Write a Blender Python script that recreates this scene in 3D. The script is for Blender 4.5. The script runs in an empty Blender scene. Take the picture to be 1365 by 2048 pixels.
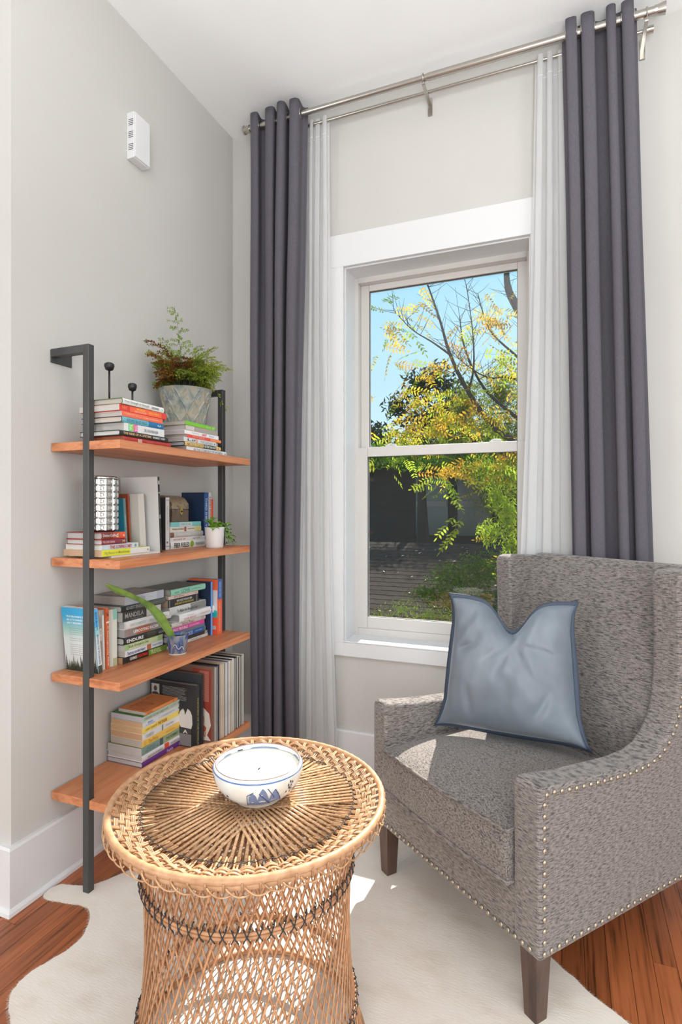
import bpy, bmesh, math, random
from mathutils import Vector, Matrix, noise
random.seed(7)
PI = math.pi
S = bpy.context.scene
COL = S.collection

# ---------------------------------------------------------------- camera
CAM = Vector((1.566, -2.4196, 1.22))
cd = bpy.data.cameras.new('camera'); cam = bpy.data.objects.new('camera', cd); COL.objects.link(cam)
cam.location = CAM; cam.rotation_euler = (PI/2, 0, math.radians(22.0))
cd.sensor_fit = 'VERTICAL'; cd.sensor_height = 36; cd.sensor_width = 24
cd.lens = 1123/2048*36; cd.shift_y = -8/2048; cd.clip_start = .05; cd.clip_end = 300
S.camera = cam

# ---------------------------------------------------------------- light and exposure
S.view_settings.view_transform = 'Standard'; S.view_settings.look = 'None'
S.view_settings.gamma = 1.0; S.view_settings.use_curve_mapping = False
S.view_settings.exposure = 0.10
w = bpy.data.worlds.new('sky'); S.world = w; w.use_nodes = True
nt = w.node_tree; nt.nodes.clear()
out = nt.nodes.new('ShaderNodeOutputWorld'); bg = nt.nodes.new('ShaderNodeBackground')
geo = nt.nodes.new('ShaderNodeTexCoord'); sep = nt.nodes.new('ShaderNodeSeparateXYZ')
ramp = nt.nodes.new('ShaderNodeValToRGB')
ramp.color_ramp.elements[0].position = 0.0; ramp.color_ramp.elements[0].color = (.62, .80, .86, 1)
ramp.color_ramp.elements[1].position = .55; ramp.color_ramp.elements[1].color = (.17, .50, .76, 1)
cl = nt.nodes.new('ShaderNodeTexNoise'); cl.inputs['Scale'].default_value = 5; cl.inputs['Detail'].default_value = 5
clr = nt.nodes.new('ShaderNodeValToRGB')
clr.color_ramp.elements[0].position = .60; clr.color_ramp.elements[0].color = (0, 0, 0, 1)
clr.color_ramp.elements[1].position = .78; clr.color_ramp.elements[1].color = (.6, .6, .6, 1)
mx = nt.nodes.new('ShaderNodeMix'); mx.data_type = 'RGBA'
mx.inputs[7].default_value = (.85, .9, .93, 1)
nt.links.new(geo.outputs['Generated'], sep.inputs[0]); nt.links.new(sep.outputs['Z'], ramp.inputs[0])
nt.links.new(geo.outputs['Generated'], cl.inputs['Vector']); nt.links.new(cl.outputs['Fac'], clr.inputs[0])
nt.links.new(clr.outputs['Color'], mx.inputs[0]); nt.links.new(ramp.outputs['Color'], mx.inputs[6])
nt.links.new(mx.outputs[2], bg.inputs['Color']); bg.inputs['Strength'].default_value = 1.25
nt.links.new(bg.outputs[0], out.inputs[0])

sd = bpy.data.lights.new('sun', 'SUN'); sun = bpy.data.objects.new('sun', sd); COL.objects.link(sun)
sd.energy = 9.5; sd.angle = math.radians(.6); sd.color = (1.0, .93, .82)
sun.rotation_euler = Vector((-.01, 1.10, 1.0)).to_track_quat('Z', 'Y').to_euler()

def area(name, loc, target, sx, sy, power, color=(1, 1, 1)):
    d = bpy.data.lights.new(name, 'AREA'); d.shape = 'RECTANGLE'; d.size = sx; d.size_y = sy
    d.energy = power; d.color = color
    o = bpy.data.objects.new(name, d); COL.objects.link(o); o.location = loc
    o.rotation_euler = (Vector(loc)-Vector(target)).to_track_quat('Z', 'Y').to_euler()
    return o
# unseen area fills added to lift the room, standing in for its other windows
area('room_fill_back', (2.3, -5.15, 1.3), (1.2, 0, .8), 1.9, 2.0, 92, (.94, .985, 1))
area('room_fill_left', (-1.45, -4.6, 1.05), (1.2, -.4, .3), .8, 1.9, 40, (.94, .985, 1))
area('room_fill_side', (4.1, -2.6, 1.4), (0, -1.2, .9), 2.2, 2.0, 38, (.94, .985, 1))
area('ceiling_fill', (1.85, -2.75, 1.3), (1.8, -2.6, 3.1), .8, .8, 56, (.94, .985, 1)).data.spread = math.radians(135)  # unseen upward fill added to brighten the ceiling

# ---------------------------------------------------------------- materials
MC = {}
def lin(c):
    if isinstance(c, str):
        c = tuple(int(c[i:i+2], 16)/255 for i in (0, 2, 4))
    return tuple(((x/12.92) if x <= .04045 else ((x+.055)/1.055)**2.4) for x in c)
def bs(m): return m.node_tree.nodes['Principled BSDF']
def mat(c, rough=.55, metal=0, name=None, spec=.5, **kw):
    key = (c, rough, metal, spec, tuple(kw.items()))
    if key in MC: return MC[key]
    m = bpy.data.materials.new(name or 'mat_'+str(c)); m.use_nodes = True; b = bs(m)
    b.inputs['Base Color'].default_value = (*lin(c), 1); b.inputs['Roughness'].default_value = rough
    b.inputs['Metallic'].default_value = metal; b.inputs['Specular IOR Level'].default_value = spec
    for k, v in kw.items(): b.inputs[k.replace('_', ' ')].default_value = v
    MC[key] = m; return m
def N(m, t, **kw):
    n = m.node_tree.nodes.new(t)
    for k, v in kw.items(): setattr(n, k, v)
    return n
def grain(name, cols, scale, rough=.5, bump=.1, detail=6, obj_rand=0, dist=.001, pos=(.3, .7), coord='Object', spec=.5, rot=(0, 0, 0)):
    """noise-mottled material stretched by scale=(x,y,z)"""
    m = bpy.data.materials.new(name); m.use_nodes = True; b = bs(m); L = m.node_tree.links
    tc = N(m, 'ShaderNodeTexCoord'); mp = N(m, 'ShaderNodeMapping'); mp.inputs['Scale'].default_value = scale
    mp.inputs['Rotation'].default_value = rot
    no = N(m, 'ShaderNodeTexNoise'); no.inputs['Scale'].default_value = 1; no.inputs['Detail'].default_value = detail
    L.new(tc.outputs[coord], mp.inputs[0])
    if obj_rand:
        oi = N(m, 'ShaderNodeObjectInfo'); mu = N(m, 'ShaderNodeMath', operation='MULTIPLY'); mu.inputs[1].default_value = 37
        ad = N(m, 'ShaderNodeVectorMath', operation='ADD')
        L.new(oi.outputs['Random'], mu.inputs[0]); L.new(mp.outputs[0], ad.inputs[0]); L.new(mu.outputs[0], ad.inputs[1])
        L.new(ad.outputs[0], no.inputs['Vector'])
    else: L.new(mp.outputs[0], no.inputs['Vector'])
    r = N(m, 'ShaderNodeValToRGB'); e = r.color_ramp.elements
    e[0].position = pos[0]; e[0].color = (*lin(cols[0]), 1); e[1].position = pos[1]; e[1].color = (*lin(cols[-1]), 1)
    for i, c in enumerate(cols[1:-1]):
        q = e.new(pos[0]+(pos[1]-pos[0])*(i+1)/(len(cols)-1)); q.color = (*lin(c), 1)
    L.new(no.outputs['Fac'], r.inputs[0])
    src = r.outputs[0]
    if obj_rand:
        hs = N(m, 'ShaderNodeHueSaturation'); mr = N(m, 'ShaderNodeMapRange')
        mr.inputs[3].default_value = 1-obj_rand; mr.inputs[4].default_value = 1+obj_rand
        L.new(oi.outputs['Random'], mr.inputs[0]); L.new(mr.outputs[0], hs.inputs['Value']); L.new(src, hs.inputs['Color']); src = hs.outputs[0]
    L.new(src, b.inputs['Base Color']); b.inputs['Roughness'].default_value = rough
    b.inputs['Specular IOR Level'].default_value = spec
    if bump:
        bp = N(m, 'ShaderNodeBump'); bp.inputs['Strength'].default_value = bump; bp.inputs['Distance'].default_value = dist
        L.new(no.outputs['Fac'], bp.inputs['Height']); L.new(bp.outputs[0], b.inputs['Normal'])
    return m

M_wall = grain('wall_paint', ['c5c2be', 'c8c5c1'], (3, 3, 3), .7, .02)
M_ceil = grain('ceiling_paint', ['f0f0f0', 'f3f3f3'], (3, 3, 3), .8, .0)
M_trim = mat('dcdcdd', .35, name='white_trim_paint')
M_vinyl = mat('cfcbc7', .4, name='window_vinyl')
M_black = mat('1c1c1c', .4, name='black')
M_steel = grain('dark_steel', ['3c3c3c', '444443'], (40, 40, 8), .45, .03)
M_steel2 = M_steel
M_shelf = grain('walnut_shelf', ['a9623c', 'c2794f', 'cf8a5f', 'b56d45'], (22, 2.2, 60), .42, .05)
M_floor = grain('oak_floor', ['56301d', '9a5732', 'a9623b', '7c4226'], (75, 3.0, 60), .33, .25, 8, .22, .0012, (.3, .72))
M_rattan = grain('rattan', ['a87c56', 'c0966f', 'cfab85'], (60, 60, 60), .45, .1, 3, .12)
M_rattan_rim = grain('rattan_rim', ['a97c57', 'bf926d', 'c99e78'], (45, 45, 45), .45, .1, 3)
M_body = grain('rattan_body', ['9c6e4a', 'b98862', 'c4956e'], (50, 50, 50), .5, .1, 3, .12)
M_thread = mat('2b3136', .6, name='dark_binding')
M_nickel = mat('b9b5ae', .28, 1.0, name='brushed_nickel')
M_grey = grain('grey_curtain', ['56525b', '5e5a63'], (300, 300, 90), .85, .15, 2)
M_leg = grain('dark_wood_leg', ['3a2a24', '5b4439', '4b362c'], (30, 30, 6), .35, .05)
M_fabric = None

def chenille(sc1=(58, 58, 400), sc2=(480, 480, 110)):
    m = bpy.data.materials.new('chenille'); m.use_nodes = True; b = bs(m); L = m.node_tree.links
    tc = N(m, 'ShaderNodeTexCoord')
    mp = N(m, 'ShaderNodeMapping'); mp.inputs['Scale'].default_value = sc1
    mp2 = N(m, 'ShaderNodeMapping'); mp2.inputs['Scale'].default_value = sc2
    n1 = N(m, 'ShaderNodeTexNoise'); n1.inputs['Scale'].default_value = 1; n1.inputs['Detail'].default_value = 3
    n2 = N(m, 'ShaderNodeTexNoise'); n2.inputs['Scale'].default_value = 1; n2.inputs['Detail'].default_value = 2
    L.new(tc.outputs['Object'], mp.inputs[0]); L.new(tc.outputs['Object'], mp2.inputs[0])
    L.new(mp.outputs[0], n1.inputs['Vector']); L.new(mp2.outputs[0], n2.inputs['Vector'])
    r = N(m, 'ShaderNodeValToRGB'); e = r.color_ramp.elements
    e[0].position = .36; e[0].color = (*lin('504b4a'), 1); e[1].position = .62; e[1].color = (*lin('938b86'), 1)
    q = e.new(.48); q.color = (*lin('7f7874'), 1)
    L.new(n1.outputs['Fac'], r.inputs[0])
    r2 = N(m, 'ShaderNodeMapRange'); r2.inputs[1].default_value = .35; r2.inputs[2].default_value = .65
    r2.inputs[3].default_value = .78; r2.inputs[4].default_value = 1.12
    L.new(n2.outputs['Fac'], r2.inputs[0])
    hs = N(m, 'ShaderNodeHueSaturation'); L.new(r.outputs[0], hs.inputs['Color']); L.new(r2.outputs[0], hs.inputs['Value'])
    L.new(hs.outputs[0], b.inputs['Base Color']); b.inputs['Roughness'].default_value = .9
    b.inputs['Sheen Weight'].default_value = .25; b.inputs['Sheen Roughness'].default_value = .5
    b.inputs['Specular IOR Level'].default_value = .15
    ad = N(m, 'ShaderNodeMath', operation='ADD'); L.new(n1.outputs['Fac'], ad.inputs[0]); L.new(n2.outputs['Fac'], ad.inputs[1])
    bp = N(m, 'ShaderNodeBump'); bp.inputs['Strength'].default_value = .5; bp.inputs['Distance'].default_value = .0015
    L.new(ad.outputs[0], bp.inputs['Height']); L.new(bp.outputs[0], b.inputs['Normal'])
    return m
M_fabric = chenille()
M_fabric_seat = chenille((150, 330, 330), (480, 200, 200))

def glass_mat(name, ior=1.5, tint=(1, 1, 1)):
    m = bpy.data.materials.new(name); m.use_nodes = True; t = m.node_tree; t.nodes.clear(); L = t.links
    o = N(m, 'ShaderNodeOutputMaterial'); mixn = N(m, 'ShaderNodeMixShader'); tr = N(m, 'ShaderNodeBsdfTransparent')
    tr.inputs[0].default_value = (*tint, 1)
    gl = N(m, 'ShaderNodeBsdfGlossy'); gl.inputs['Roughness'].default_value = 0.0; lw = N(m, 'ShaderNodeLayerWeight'); lw.inputs[0].default_value = .5
    pw = N(m, 'ShaderNodeMath', operation='POWER'); pw.inputs[1].default_value = 5; f0 = ((ior-1)/(ior+1))**2
    fr = N(m, 'ShaderNodeMapRange'); fr.inputs[3].default_value = f0; fr.inputs[4].default_value = 1
    L.new(lw.outputs['Facing'], pw.inputs[0]); L.new(pw.outputs[0], fr.inputs[0])
    L.new(fr.outputs[0], mixn.inputs[0]); L.new(tr.outputs[0], mixn.inputs[1]); L.new(gl.outputs[0], mixn.inputs[2]); L.new(mixn.outputs[0], o.inputs[0])
    return m
M_glass = glass_mat('window_glass', 1.45)
M_glass_low = glass_mat('window_glass_coated', 1.48)

def sheer_mat():
    m = bpy.data.materials.new('sheer_voile'); m.use_nodes = True; t = m.node_tree; t.nodes.clear(); L = t.links
    o = N(m, 'ShaderNodeOutputMaterial'); a = N(m, 'ShaderNodeMixShader'); b = N(m, 'ShaderNodeMixShader')
    tr = N(m, 'ShaderNodeBsdfTransparent'); df = N(m, 'ShaderNodeBsdfDiffuse'); tl = N(m, 'ShaderNodeBsdfTranslucent')
    df.inputs[0].default_value = (.80, .80, .80, 1); tl.inputs[0].default_value = (.8, .8, .8, 1)
    b.inputs[0].default_value = .35; a.inputs[0].default_value = .80
    L.new(df.outputs[0], b.inputs[1]); L.new(tl.outputs[0], b.inputs[2]); L.new(tr.outputs[0], a.inputs[1]); L.new(b.outputs[0], a.inputs[2]); L.new(a.outputs[0], o.inputs[0])
    return m
M_sheer = sheer_mat()

def leaf_mat(name, c, rnd=.3, trans=.5):
    m = bpy.data.materials.new(name); m.use_nodes = True; t = m.node_tree; t.nodes.clear(); L = t.links
    o = N(m, 'ShaderNodeOutputMaterial'); b = N(m, 'ShaderNodeMixShader'); b.inputs[0].default_value = trans
    df = N(m, 'ShaderNodeBsdfDiffuse'); tl = N(m, 'ShaderNodeBsdfTranslucent')
    g = N(m, 'ShaderNodeTexCoord'); no = N(m, 'ShaderNodeTexNoise'); no.inputs['Scale'].default_value = 6
    oi = N(m, 'ShaderNodeObjectInfo'); ad = N(m, 'ShaderNodeMath', operation='ADD'); L.new(no.outputs['Fac'], ad.inputs[0]); L.new(oi.outputs['Random'], ad.inputs[1])
    hs = N(m, 'ShaderNodeHueSaturation'); hs.inputs['Color'].default_value = (*lin(c), 1)
    mr = N(m, 'ShaderNodeMapRange'); mr.inputs[1].default_value = .3; mr.inputs[2].default_value = 1.7; mr.inputs[3].default_value = .5-.025*rnd/.3; mr.inputs[4].default_value = .5+.03*rnd/.3
    mv = N(m, 'ShaderNodeMapRange'); mv.inputs[1].default_value = .3; mv.inputs[2].default_value = 1.7; mv.inputs[3].default_value = 1-rnd; mv.inputs[4].default_value = 1+rnd
    L.new(g.outputs['Object'], no.inputs['Vector']); L.new(ad.outputs[0], mr.inputs[0]); L.new(ad.outputs[0], mv.inputs[0])
    L.new(mr.outputs[0], hs.inputs['Hue']); L.new(mv.outputs[0], hs.inputs['Value'])
    L.new(hs.outputs[0], df.inputs[0]); L.new(hs.outputs[0], tl.inputs[0])
    L.new(df.outputs[0], b.inputs[1]); L.new(tl.outputs[0], b.inputs[2]); L.new(b.outputs[0], o.inputs[0])
    return m

# ---------------------------------------------------------------- mesh helpers
def link(o, parent=None):
    COL.objects.link(o)
    if parent is not None: o.parent = parent
    return o
def me(name, V, Fc, m=None, smooth=False):
    d = bpy.data.meshes.new(name); d.from_pydata([tuple(v) for v in V], [], Fc); d.update()
    if m: d.materials.append(m)
    if smooth: d.polygons.foreach_set('use_smooth', [True]*len(d.polygons))
    return d
def ob(name, d, parent=None, loc=None, rot=None):
    o = bpy.data.objects.new(name, d); link(o, parent)
    if loc is not None: o.location = loc
    if rot is not None: o.rotation_euler = rot
    return o
class MB:
    def __init__(s): s.V = []; s.F = []
    def box(s, a, b, M=None):
        n = len(s.V)
        for x in (a[0], b[0]):
            for y in (a[1], b[1]):
                for z in (a[2], b[2]):
                    v = Vector((x, y, z)); s.V.append(M @ v if M else v)
        s.F += [(n+i, n+j, n+k, n+l) for i, j, k, l in ((0, 1, 3, 2), (4, 6, 7, 5), (0, 4, 5, 1), (2, 3, 7, 6), (0, 2, 6, 4), (1, 5, 7, 3))]
        return s
    def tube(s, P, r, n=6, closed=False, flat=1.0, cap=True):
        P = [Vector(p) for p in P]; R = r if hasattr(r, '__len__') else [r]*len(P)
        base = len(s.V); up = None; m = len(P)
        for i, p in enumerate(P):
            if closed: t = P[(i+1) % m]-P[i-1]
            else: t = P[min(i+1, m-1)]-P[max(i-1, 0)]
            if t.length < 1e-9: t = Vector((0, 0, 1))
            t.normalize()
            if up is None: up = Vector((0, 0, 1)) if abs(t.z) < .9 else Vector((1, 0, 0))
            a = t.cross(up)
            if a.length < 1e-6: a = t.cross(Vector((1, 0, 0)))
            a.normalize(); b = a.cross(t).normalized()
            up = b
            for k in range(n):
                an = 2*PI*k/n; s.V.append(p+a*math.cos(an)*R[i]+b*math.sin(an)*R[i]*flat)
        for i in range(m if closed else m-1):
            A = base+i*n; B = base+((i+1) % m)*n
            for k in range(n): s.F.append((A+k, A+(k+1) % n, B+(k+1) % n, B+k))
        if not closed and cap:
            s.F.append(tuple(base+k for k in range(n))[::-1]); s.F.append(tuple(base+(m-1)*n+k for k in range(n)))
        return s
    def lathe(s, prof, n=32, c=(0, 0, 0), capb=True, capt=False):
        base = len(s.V)
        for r, z in prof:
            for k in range(n):
                a = 2*PI*k/n; s.V.append(Vector((c[0]+r*math.cos(a), c[1]+r*math.sin(a), c[2]+z)))
        for i in range(len(prof)-1):
            A = base+i*n; B = A+n
            for k in range(n): s.F.append((A+k, A+(k+1) % n, B+(k+1) % n, B+k))
        if capb: s.F.append(tuple(base+k for k in range(n))[::-1])
        if capt: s.F.append(tuple(base+(len(prof)-1)*n+k for k in range(n)))
        return s
    def prism(s, poly, h0, h1, ax='z'):
        """poly list of 2d points; extruded along ax"""
        n = len(poly); base = len(s.V)
        for h in (h0, h1):
            for p in poly:
                s.V.append(Vector({'z': (p[0], p[1], h), 'x': (h, p[0], p[1]), 'y': (p[0], h, p[1])}[ax]))
        s.F.append(tuple(range(base, base+n))[::-1]); s.F.append(tuple(range(base+n, base+2*n)))
        for k in range(n): s.F.append((base+k, base+(k+1) % n, base+n+(k+1) % n, base+n+k))
        return s
    def grid(s, fn, nu, nv, wrapu=False):
        base = len(s.V)
        for j in range(nv+1):
            for i in range(nu if wrapu else nu+1): s.V.append(Vector(fn(i/nu, j/nv)))
        W = nu if wrapu else nu+1
        for j in range(nv):
            for i in range(nu):
                s.F.append((base+j*W+i, base+j*W+(i+1) % W, base+(j+1)*W+(i+1) % W, base+(j+1)*W+i))
        return s
    def mesh(s, name, m=None, smooth=False):
        d = me(name, s.V, s.F, m, smooth)
        b = bmesh.new(); b.from_mesh(d); bmesh.ops.recalc_face_normals(b, faces=b.faces); b.to_mesh(d); b.free()
        return d
    def ob(s, name, m=None, parent=None, smooth=False, loc=None, bevel=0, seg=2, solid=0, rot=None, sub=0):
        o = ob(name, s.mesh(name, m, smooth), parent, loc, rot)
        if solid: q = o.modifiers.new('s', 'SOLIDIFY'); q.thickness = solid; q.offset = 0
        if bevel:
            q = o.modifiers.new('b', 'BEVEL'); q.width = bevel; q.segments = seg; q.limit_method = 'ANGLE'; q.angle_limit = math.radians(40)
            if seg > 1:
                o.data.polygons.foreach_set('use_smooth', [True]*len(o.data.polygons))
                q.harden_normals = True
        if sub: q = o.modifiers.new('u', 'SUBSURF'); q.levels = sub; q.render_levels = sub
        return o
def thing(name, label, cat, loc=(0, 0, 0), rot=(0, 0, 0), group=None):
    o = bpy.data.objects.new(name, None); COL.objects.link(o); o.empty_display_size = .05
    o.location = loc; o.rotation_euler = rot; return tag(o, label, cat, group)
def tag(o, label, cat, group=None):
    o['label'] = label; o['category'] = cat
    if group: o['group'] = group
    return o
def struct(o): o['kind'] = 'structure'; return o
def sbox(name, a, b, m, parent=None, bevel=0, seg=1):
    o = MB().box(a, b).ob(name, m, parent, bevel=bevel, seg=seg)
    if parent is None: struct(o)
    return o

# text as flat mesh, cached, normalised to unit height 1 and its own width
TC = {}
def text_data(s, m, bold=False):
    key = (s, m.name)
    if key in TC: return TC[key]
    c = bpy.data.curves.new('txt', 'FONT'); c.body = s; c.size = 1; c.resolution_u = 2
    if bold: c.offset = .02
    o = bpy.data.objects.new('txt', c); COL.objects.link(o)
    dg = bpy.context.evaluated_depsgraph_get(); d = bpy.data.meshes.new_from_object(o.evaluated_get(dg))
    bpy.data.objects.remove(o); bpy.data.curves.remove(c)
    if len(d.vertices) == 0: TC[key] = (d, 1, 1); return TC[key]
    xs = [v.co.x for v in d.vertices]; ys = [v.co.y for v in d.vertices]
    x0, x1, y0, y1 = min(xs), max(xs), min(ys), max(ys)
    for v in d.vertices: v.co.x = (v.co.x-x0)/(x1-x0); v.co.y = (v.co.y-y0)/(y1-y0); v.co.z = 0
    d.materials.clear(); d.materials.append(m)
    TC[key] = (d, (x1-x0)/(y1-y0), 1); return TC[key]
def text_on(parent, s, m, origin, X, Y, length, height, name='lettering', bold=False):
    """flat lettering: origin corner, X reading direction, Y up direction (parent local)"""
    d, asp, _ = text_data(s, m, bold)
    o = bpy.data.objects.new(name, d); link(o, parent)
    X = Vector(X).normalized(); Y = Vector(Y).normalized(); Z = X.cross(Y)
    Mx = Matrix((X*length, Y*height, Z)).transposed().to_4x4(); Mx.translation = Vector(origin)
    o.matrix_local = Mx; return o
WHT = mat('f2f0ec', .5); BLK = mat('1b1b1d', .5)

# ================================================================ STRUCTURE
CZ = 3.082
# floor: planks running along y
floor = sbox('floor', (-1.9, -5.3, -.06), (4.4, .0, -.019), mat('9a8c80', .8))
i = 0; x = -.9
pr = random.Random(3)
pm = {}
while x < 2.9:
    y = -3.3 - pr.random()*.8
    while y < -.001:
        L = pr.choice([.5, .8, 1.1, 1.5]); y1 = min(y+L, 0)
        vis = not (x < -.06 and y1 > -1.25 and y > -1.2)
        if y1 > -2.4 and y1-y > .02 and vis:
            key = round(y1-y, 3)
            if key not in pm:
                b = MB().box((.0006, .0006, -.018), (.0564, y1-y-.0006, 0))
                pm[key] = b.mesh('plank', M_floor)
            ob('plank', pm[key], floor, (x, y, pr.uniform(-.0004, 0)))
        y = y1
    x += .057
# room shell
sbox('wall_left', (-1.9, -1.216, -.06), (0, 0.0, CZ), M_wall)
# window wall with opening
WX0, WX1, WZ0, WZ1 = .607, 1.425, .604, 2.332
mb = MB()
mb.box((-1.9, 0, -.06), (WX0, .20, CZ)); mb.box((WX1, 0, -.06), (4.4, .20, CZ))
mb.box((WX0, 0, -.06), (WX1, .20, WZ0)); mb.box((WX0, 0, WZ1), (WX1, .20, CZ))
struct(mb.ob('wall_window', M_wall))
sbox('wall_right', (4.3, -5.3, -.06), (4.4, 0, CZ), M_ceil)
sbox('wall_back', (-1.9, -5.4, -.06), (4.4, -5.3, CZ), M_wall)
sbox('wall_far_left', (-2.0, -5.3, -.06), (-1.9, -1.216, CZ), M_wall)
sbox('ceiling', (-2.0, -5.4, CZ), (4.4, .2, CZ+.1), M_ceil)
# baseboards
def base(name, prof_dir, a, b):
    pass
prof = [(0, 0), (.030, 0), (.028, .010), (.021, .017), (.018, .018), (.018, .190), (.014, .197), (0, .197)]
bo = MB().prism([(-px, pz) for px, pz in prof], 0.0, 4.3, 'x')  # (y,z) profile extruded along x
struct(bo.ob('baseboard_window', M_trim))
bo = MB(); n = len(prof)
# left wall run with a mitred outer corner and return
path = [((0, 0.0), (1, 0)), ((0, -1.216), (1, -1)), ((-1.88, -1.216), (0, -1))]
for (p, d) in path:
    for px, pz in prof: bo.V.append(Vector((p[0]+d[0]*px, p[1]+d[1]*px, pz)))
for s_ in range(2):
    for k in range(n): bo.F.append((s_*n+k, s_*n+(k+1) % n, (s_+1)*n+(k+1) % n, (s_+1)*n+k))
bo.F.append(tuple(range(n))); bo.F.append(tuple(range(2*n, 3*n))[::-1])
struct(bo.ob('baseboard_left', M_trim))

# window -----------------------------------------------------------
win = bpy.data.objects.new('window_1', None); COL.objects.link(win); win.location = (0, 0, 0); struct(win)
def frame_boxes(b, x0, x1, z0, z1, w0, w1, wt, wb, y0, y1):
    b.box((x0, y0, z0), (x0+w0, y1, z1)); b.box((x1-w1, y0, z0), (x1, y1, z1))
    b.box((x0+w0, y0, z1-wt), (x1-w1, y1, z1)); b.box((x0+w0, y0, z0), (x1-w1, y1, z0+wb)); return b
# jamb liner (white) sits inside the wall opening
MB().box((WX0, -.0, WZ0), (WX0+.006, .12, WZ1)).box((WX1-.006, -.0, WZ0), (WX1, .12, WZ1)).box((WX0+.006, 0, WZ1-.006), (WX1-.006, .12, WZ1)).ob('jamb_liner', M_trim, win)
frame_boxes(MB(), WX0, WX1, WZ0, WZ1, .022, .022, .03, .04, .12, .20).ob('window_frame', M_vinyl, win, bevel=.002, seg=1)
frame_boxes(MB(), WX0+.022, WX1-.022, 1.475, WZ1-.03, .042, .042, .03, .04, .158, .19).ob('upper_sash', M_vinyl, win, bevel=.003, seg=2)
frame_boxes(MB(), WX0+.018, WX1-.018, WZ0+.04, 1.51, .050, .044, .045, .055, .122, .154).ob('lower_sash', M_vinyl, win, bevel=.003, seg=2)
MB().box((WX0+.064, .172, 1.515), (WX1-.064, .176, WZ1-.06)).ob('glass_pane', M_glass, win)
MB().box((WX0+.068, .136, WZ0+.095), (WX1-.062, .140, 1.465)).ob('glass_pane', M_glass_low, win)
# dark glazing bead gasket
g_ = MB(); frame_boxes(g_, WX0+.066, WX1-.060, WZ0+.093, 1.467, .004, .004, .004, .004, .130, .136); g_.ob('gasket', mat('3a3a3a', .7), win)
g_ = MB(); frame_boxes(g_, WX0+.063, WX1-.063, 1.513, WZ1-.059, .003, .003, .003, .003, .167, .172); g_.ob('gasket', mat('3a3a3a', .7), win)
for lx in (.79, 1.27):
    l = MB(); l.box((lx-.026, .126, 1.510), (lx+.026, .15, 1.516)); l.tube([(lx-.02, .135, 1.518), (lx-.005, .138, 1.523), (lx+.01, .136, 1.521), (lx+.026, .130, 1.518)], .004, 8)
    l.ob('sash_lock', mat('d9d9d6', .3), win, bevel=.001)
# casing and sill
cs = MB()
cs.box((WX0-.115, -.02, .600), (WX0, 0, WZ1)); cs.box((WX1, -.02, .600), (WX1+.115, 0, WZ1)); cs.box((WX0-.115, -.02, WZ1), (WX1+.115, 0, 2.481))
struct(cs.ob('trim_1', M_trim, bevel=.0015, seg=1))
sl = MB().prism([(.12, .612), (.12, .595), (.0, .595), (0, .5395), (-.02, .5395), (-.02, .603), (-.024, .606), (-.02, .609)], WX0, WX1, 'x')
sl.box((WX0-.115, -.02, .5395), (WX0, 0, .600)); sl.box((WX1, -.02, .5395), (WX1+.115, 0, .600))
struct(sl.ob('trim_2', M_trim, bevel=.0012, seg=1))

# ================================================================ BOOKCASE
SX = .292; SY0, SY1 = -1.078, -.318
SZ = [1.431, 1.058, .683, .298]   # shelf tops, top to bottom
bc = thing('ladder_bookcase', 'wall-mounted bookcase with four reddish wooden shelves between two dark steel posts', 'bookcase', (0, -.70, 0))
px0, px1 = .142, .167
def steel(name, boxes):
    b = MB()
    for a, c in boxes: b.box((a[0], a[1]+.70, a[2]), (c[0], c[1]+.70, c[2]))
    return b.ob(name, M_steel, bc, bevel=.0015, seg=1)
for nm, ya, yb in (('post', SY0-.0015, SY0+.022), ('post', SY1-.022, SY1+.0015)):
    steel('post', [((px0, ya, 0), (px1, yb, 1.738))])
    steel('wall_arm', [((.004, ya, 1.712), (px0, yb, 1.738))])
steel('mounting_plate', [((0, SY0, 1.695), (.004, SY0+.085, 1.737))])
steel('mounting_plate', [((0, SY1-.06, 1.695), (.004, SY1, 1.737))])
for z in SZ:
    nt0 = .0235
    poly = [(.006, SY0), (px0-.001, SY0), (px0-.001, SY0+nt0), (px1+.001, SY0+nt0), (px1+.001, SY0), (SX, SY0), (SX, SY1),
            (px1+.001, SY1), (px1+.001, SY1-nt0), (px0-.001, SY1-nt0), (px0-.001, SY1), (.006, SY1)]
    o = MB().prism([(a, b+.70) for a, b in poly], z-.027, z).ob('shelf_board', M_shelf, bc, bevel=.001, seg=1)

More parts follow.
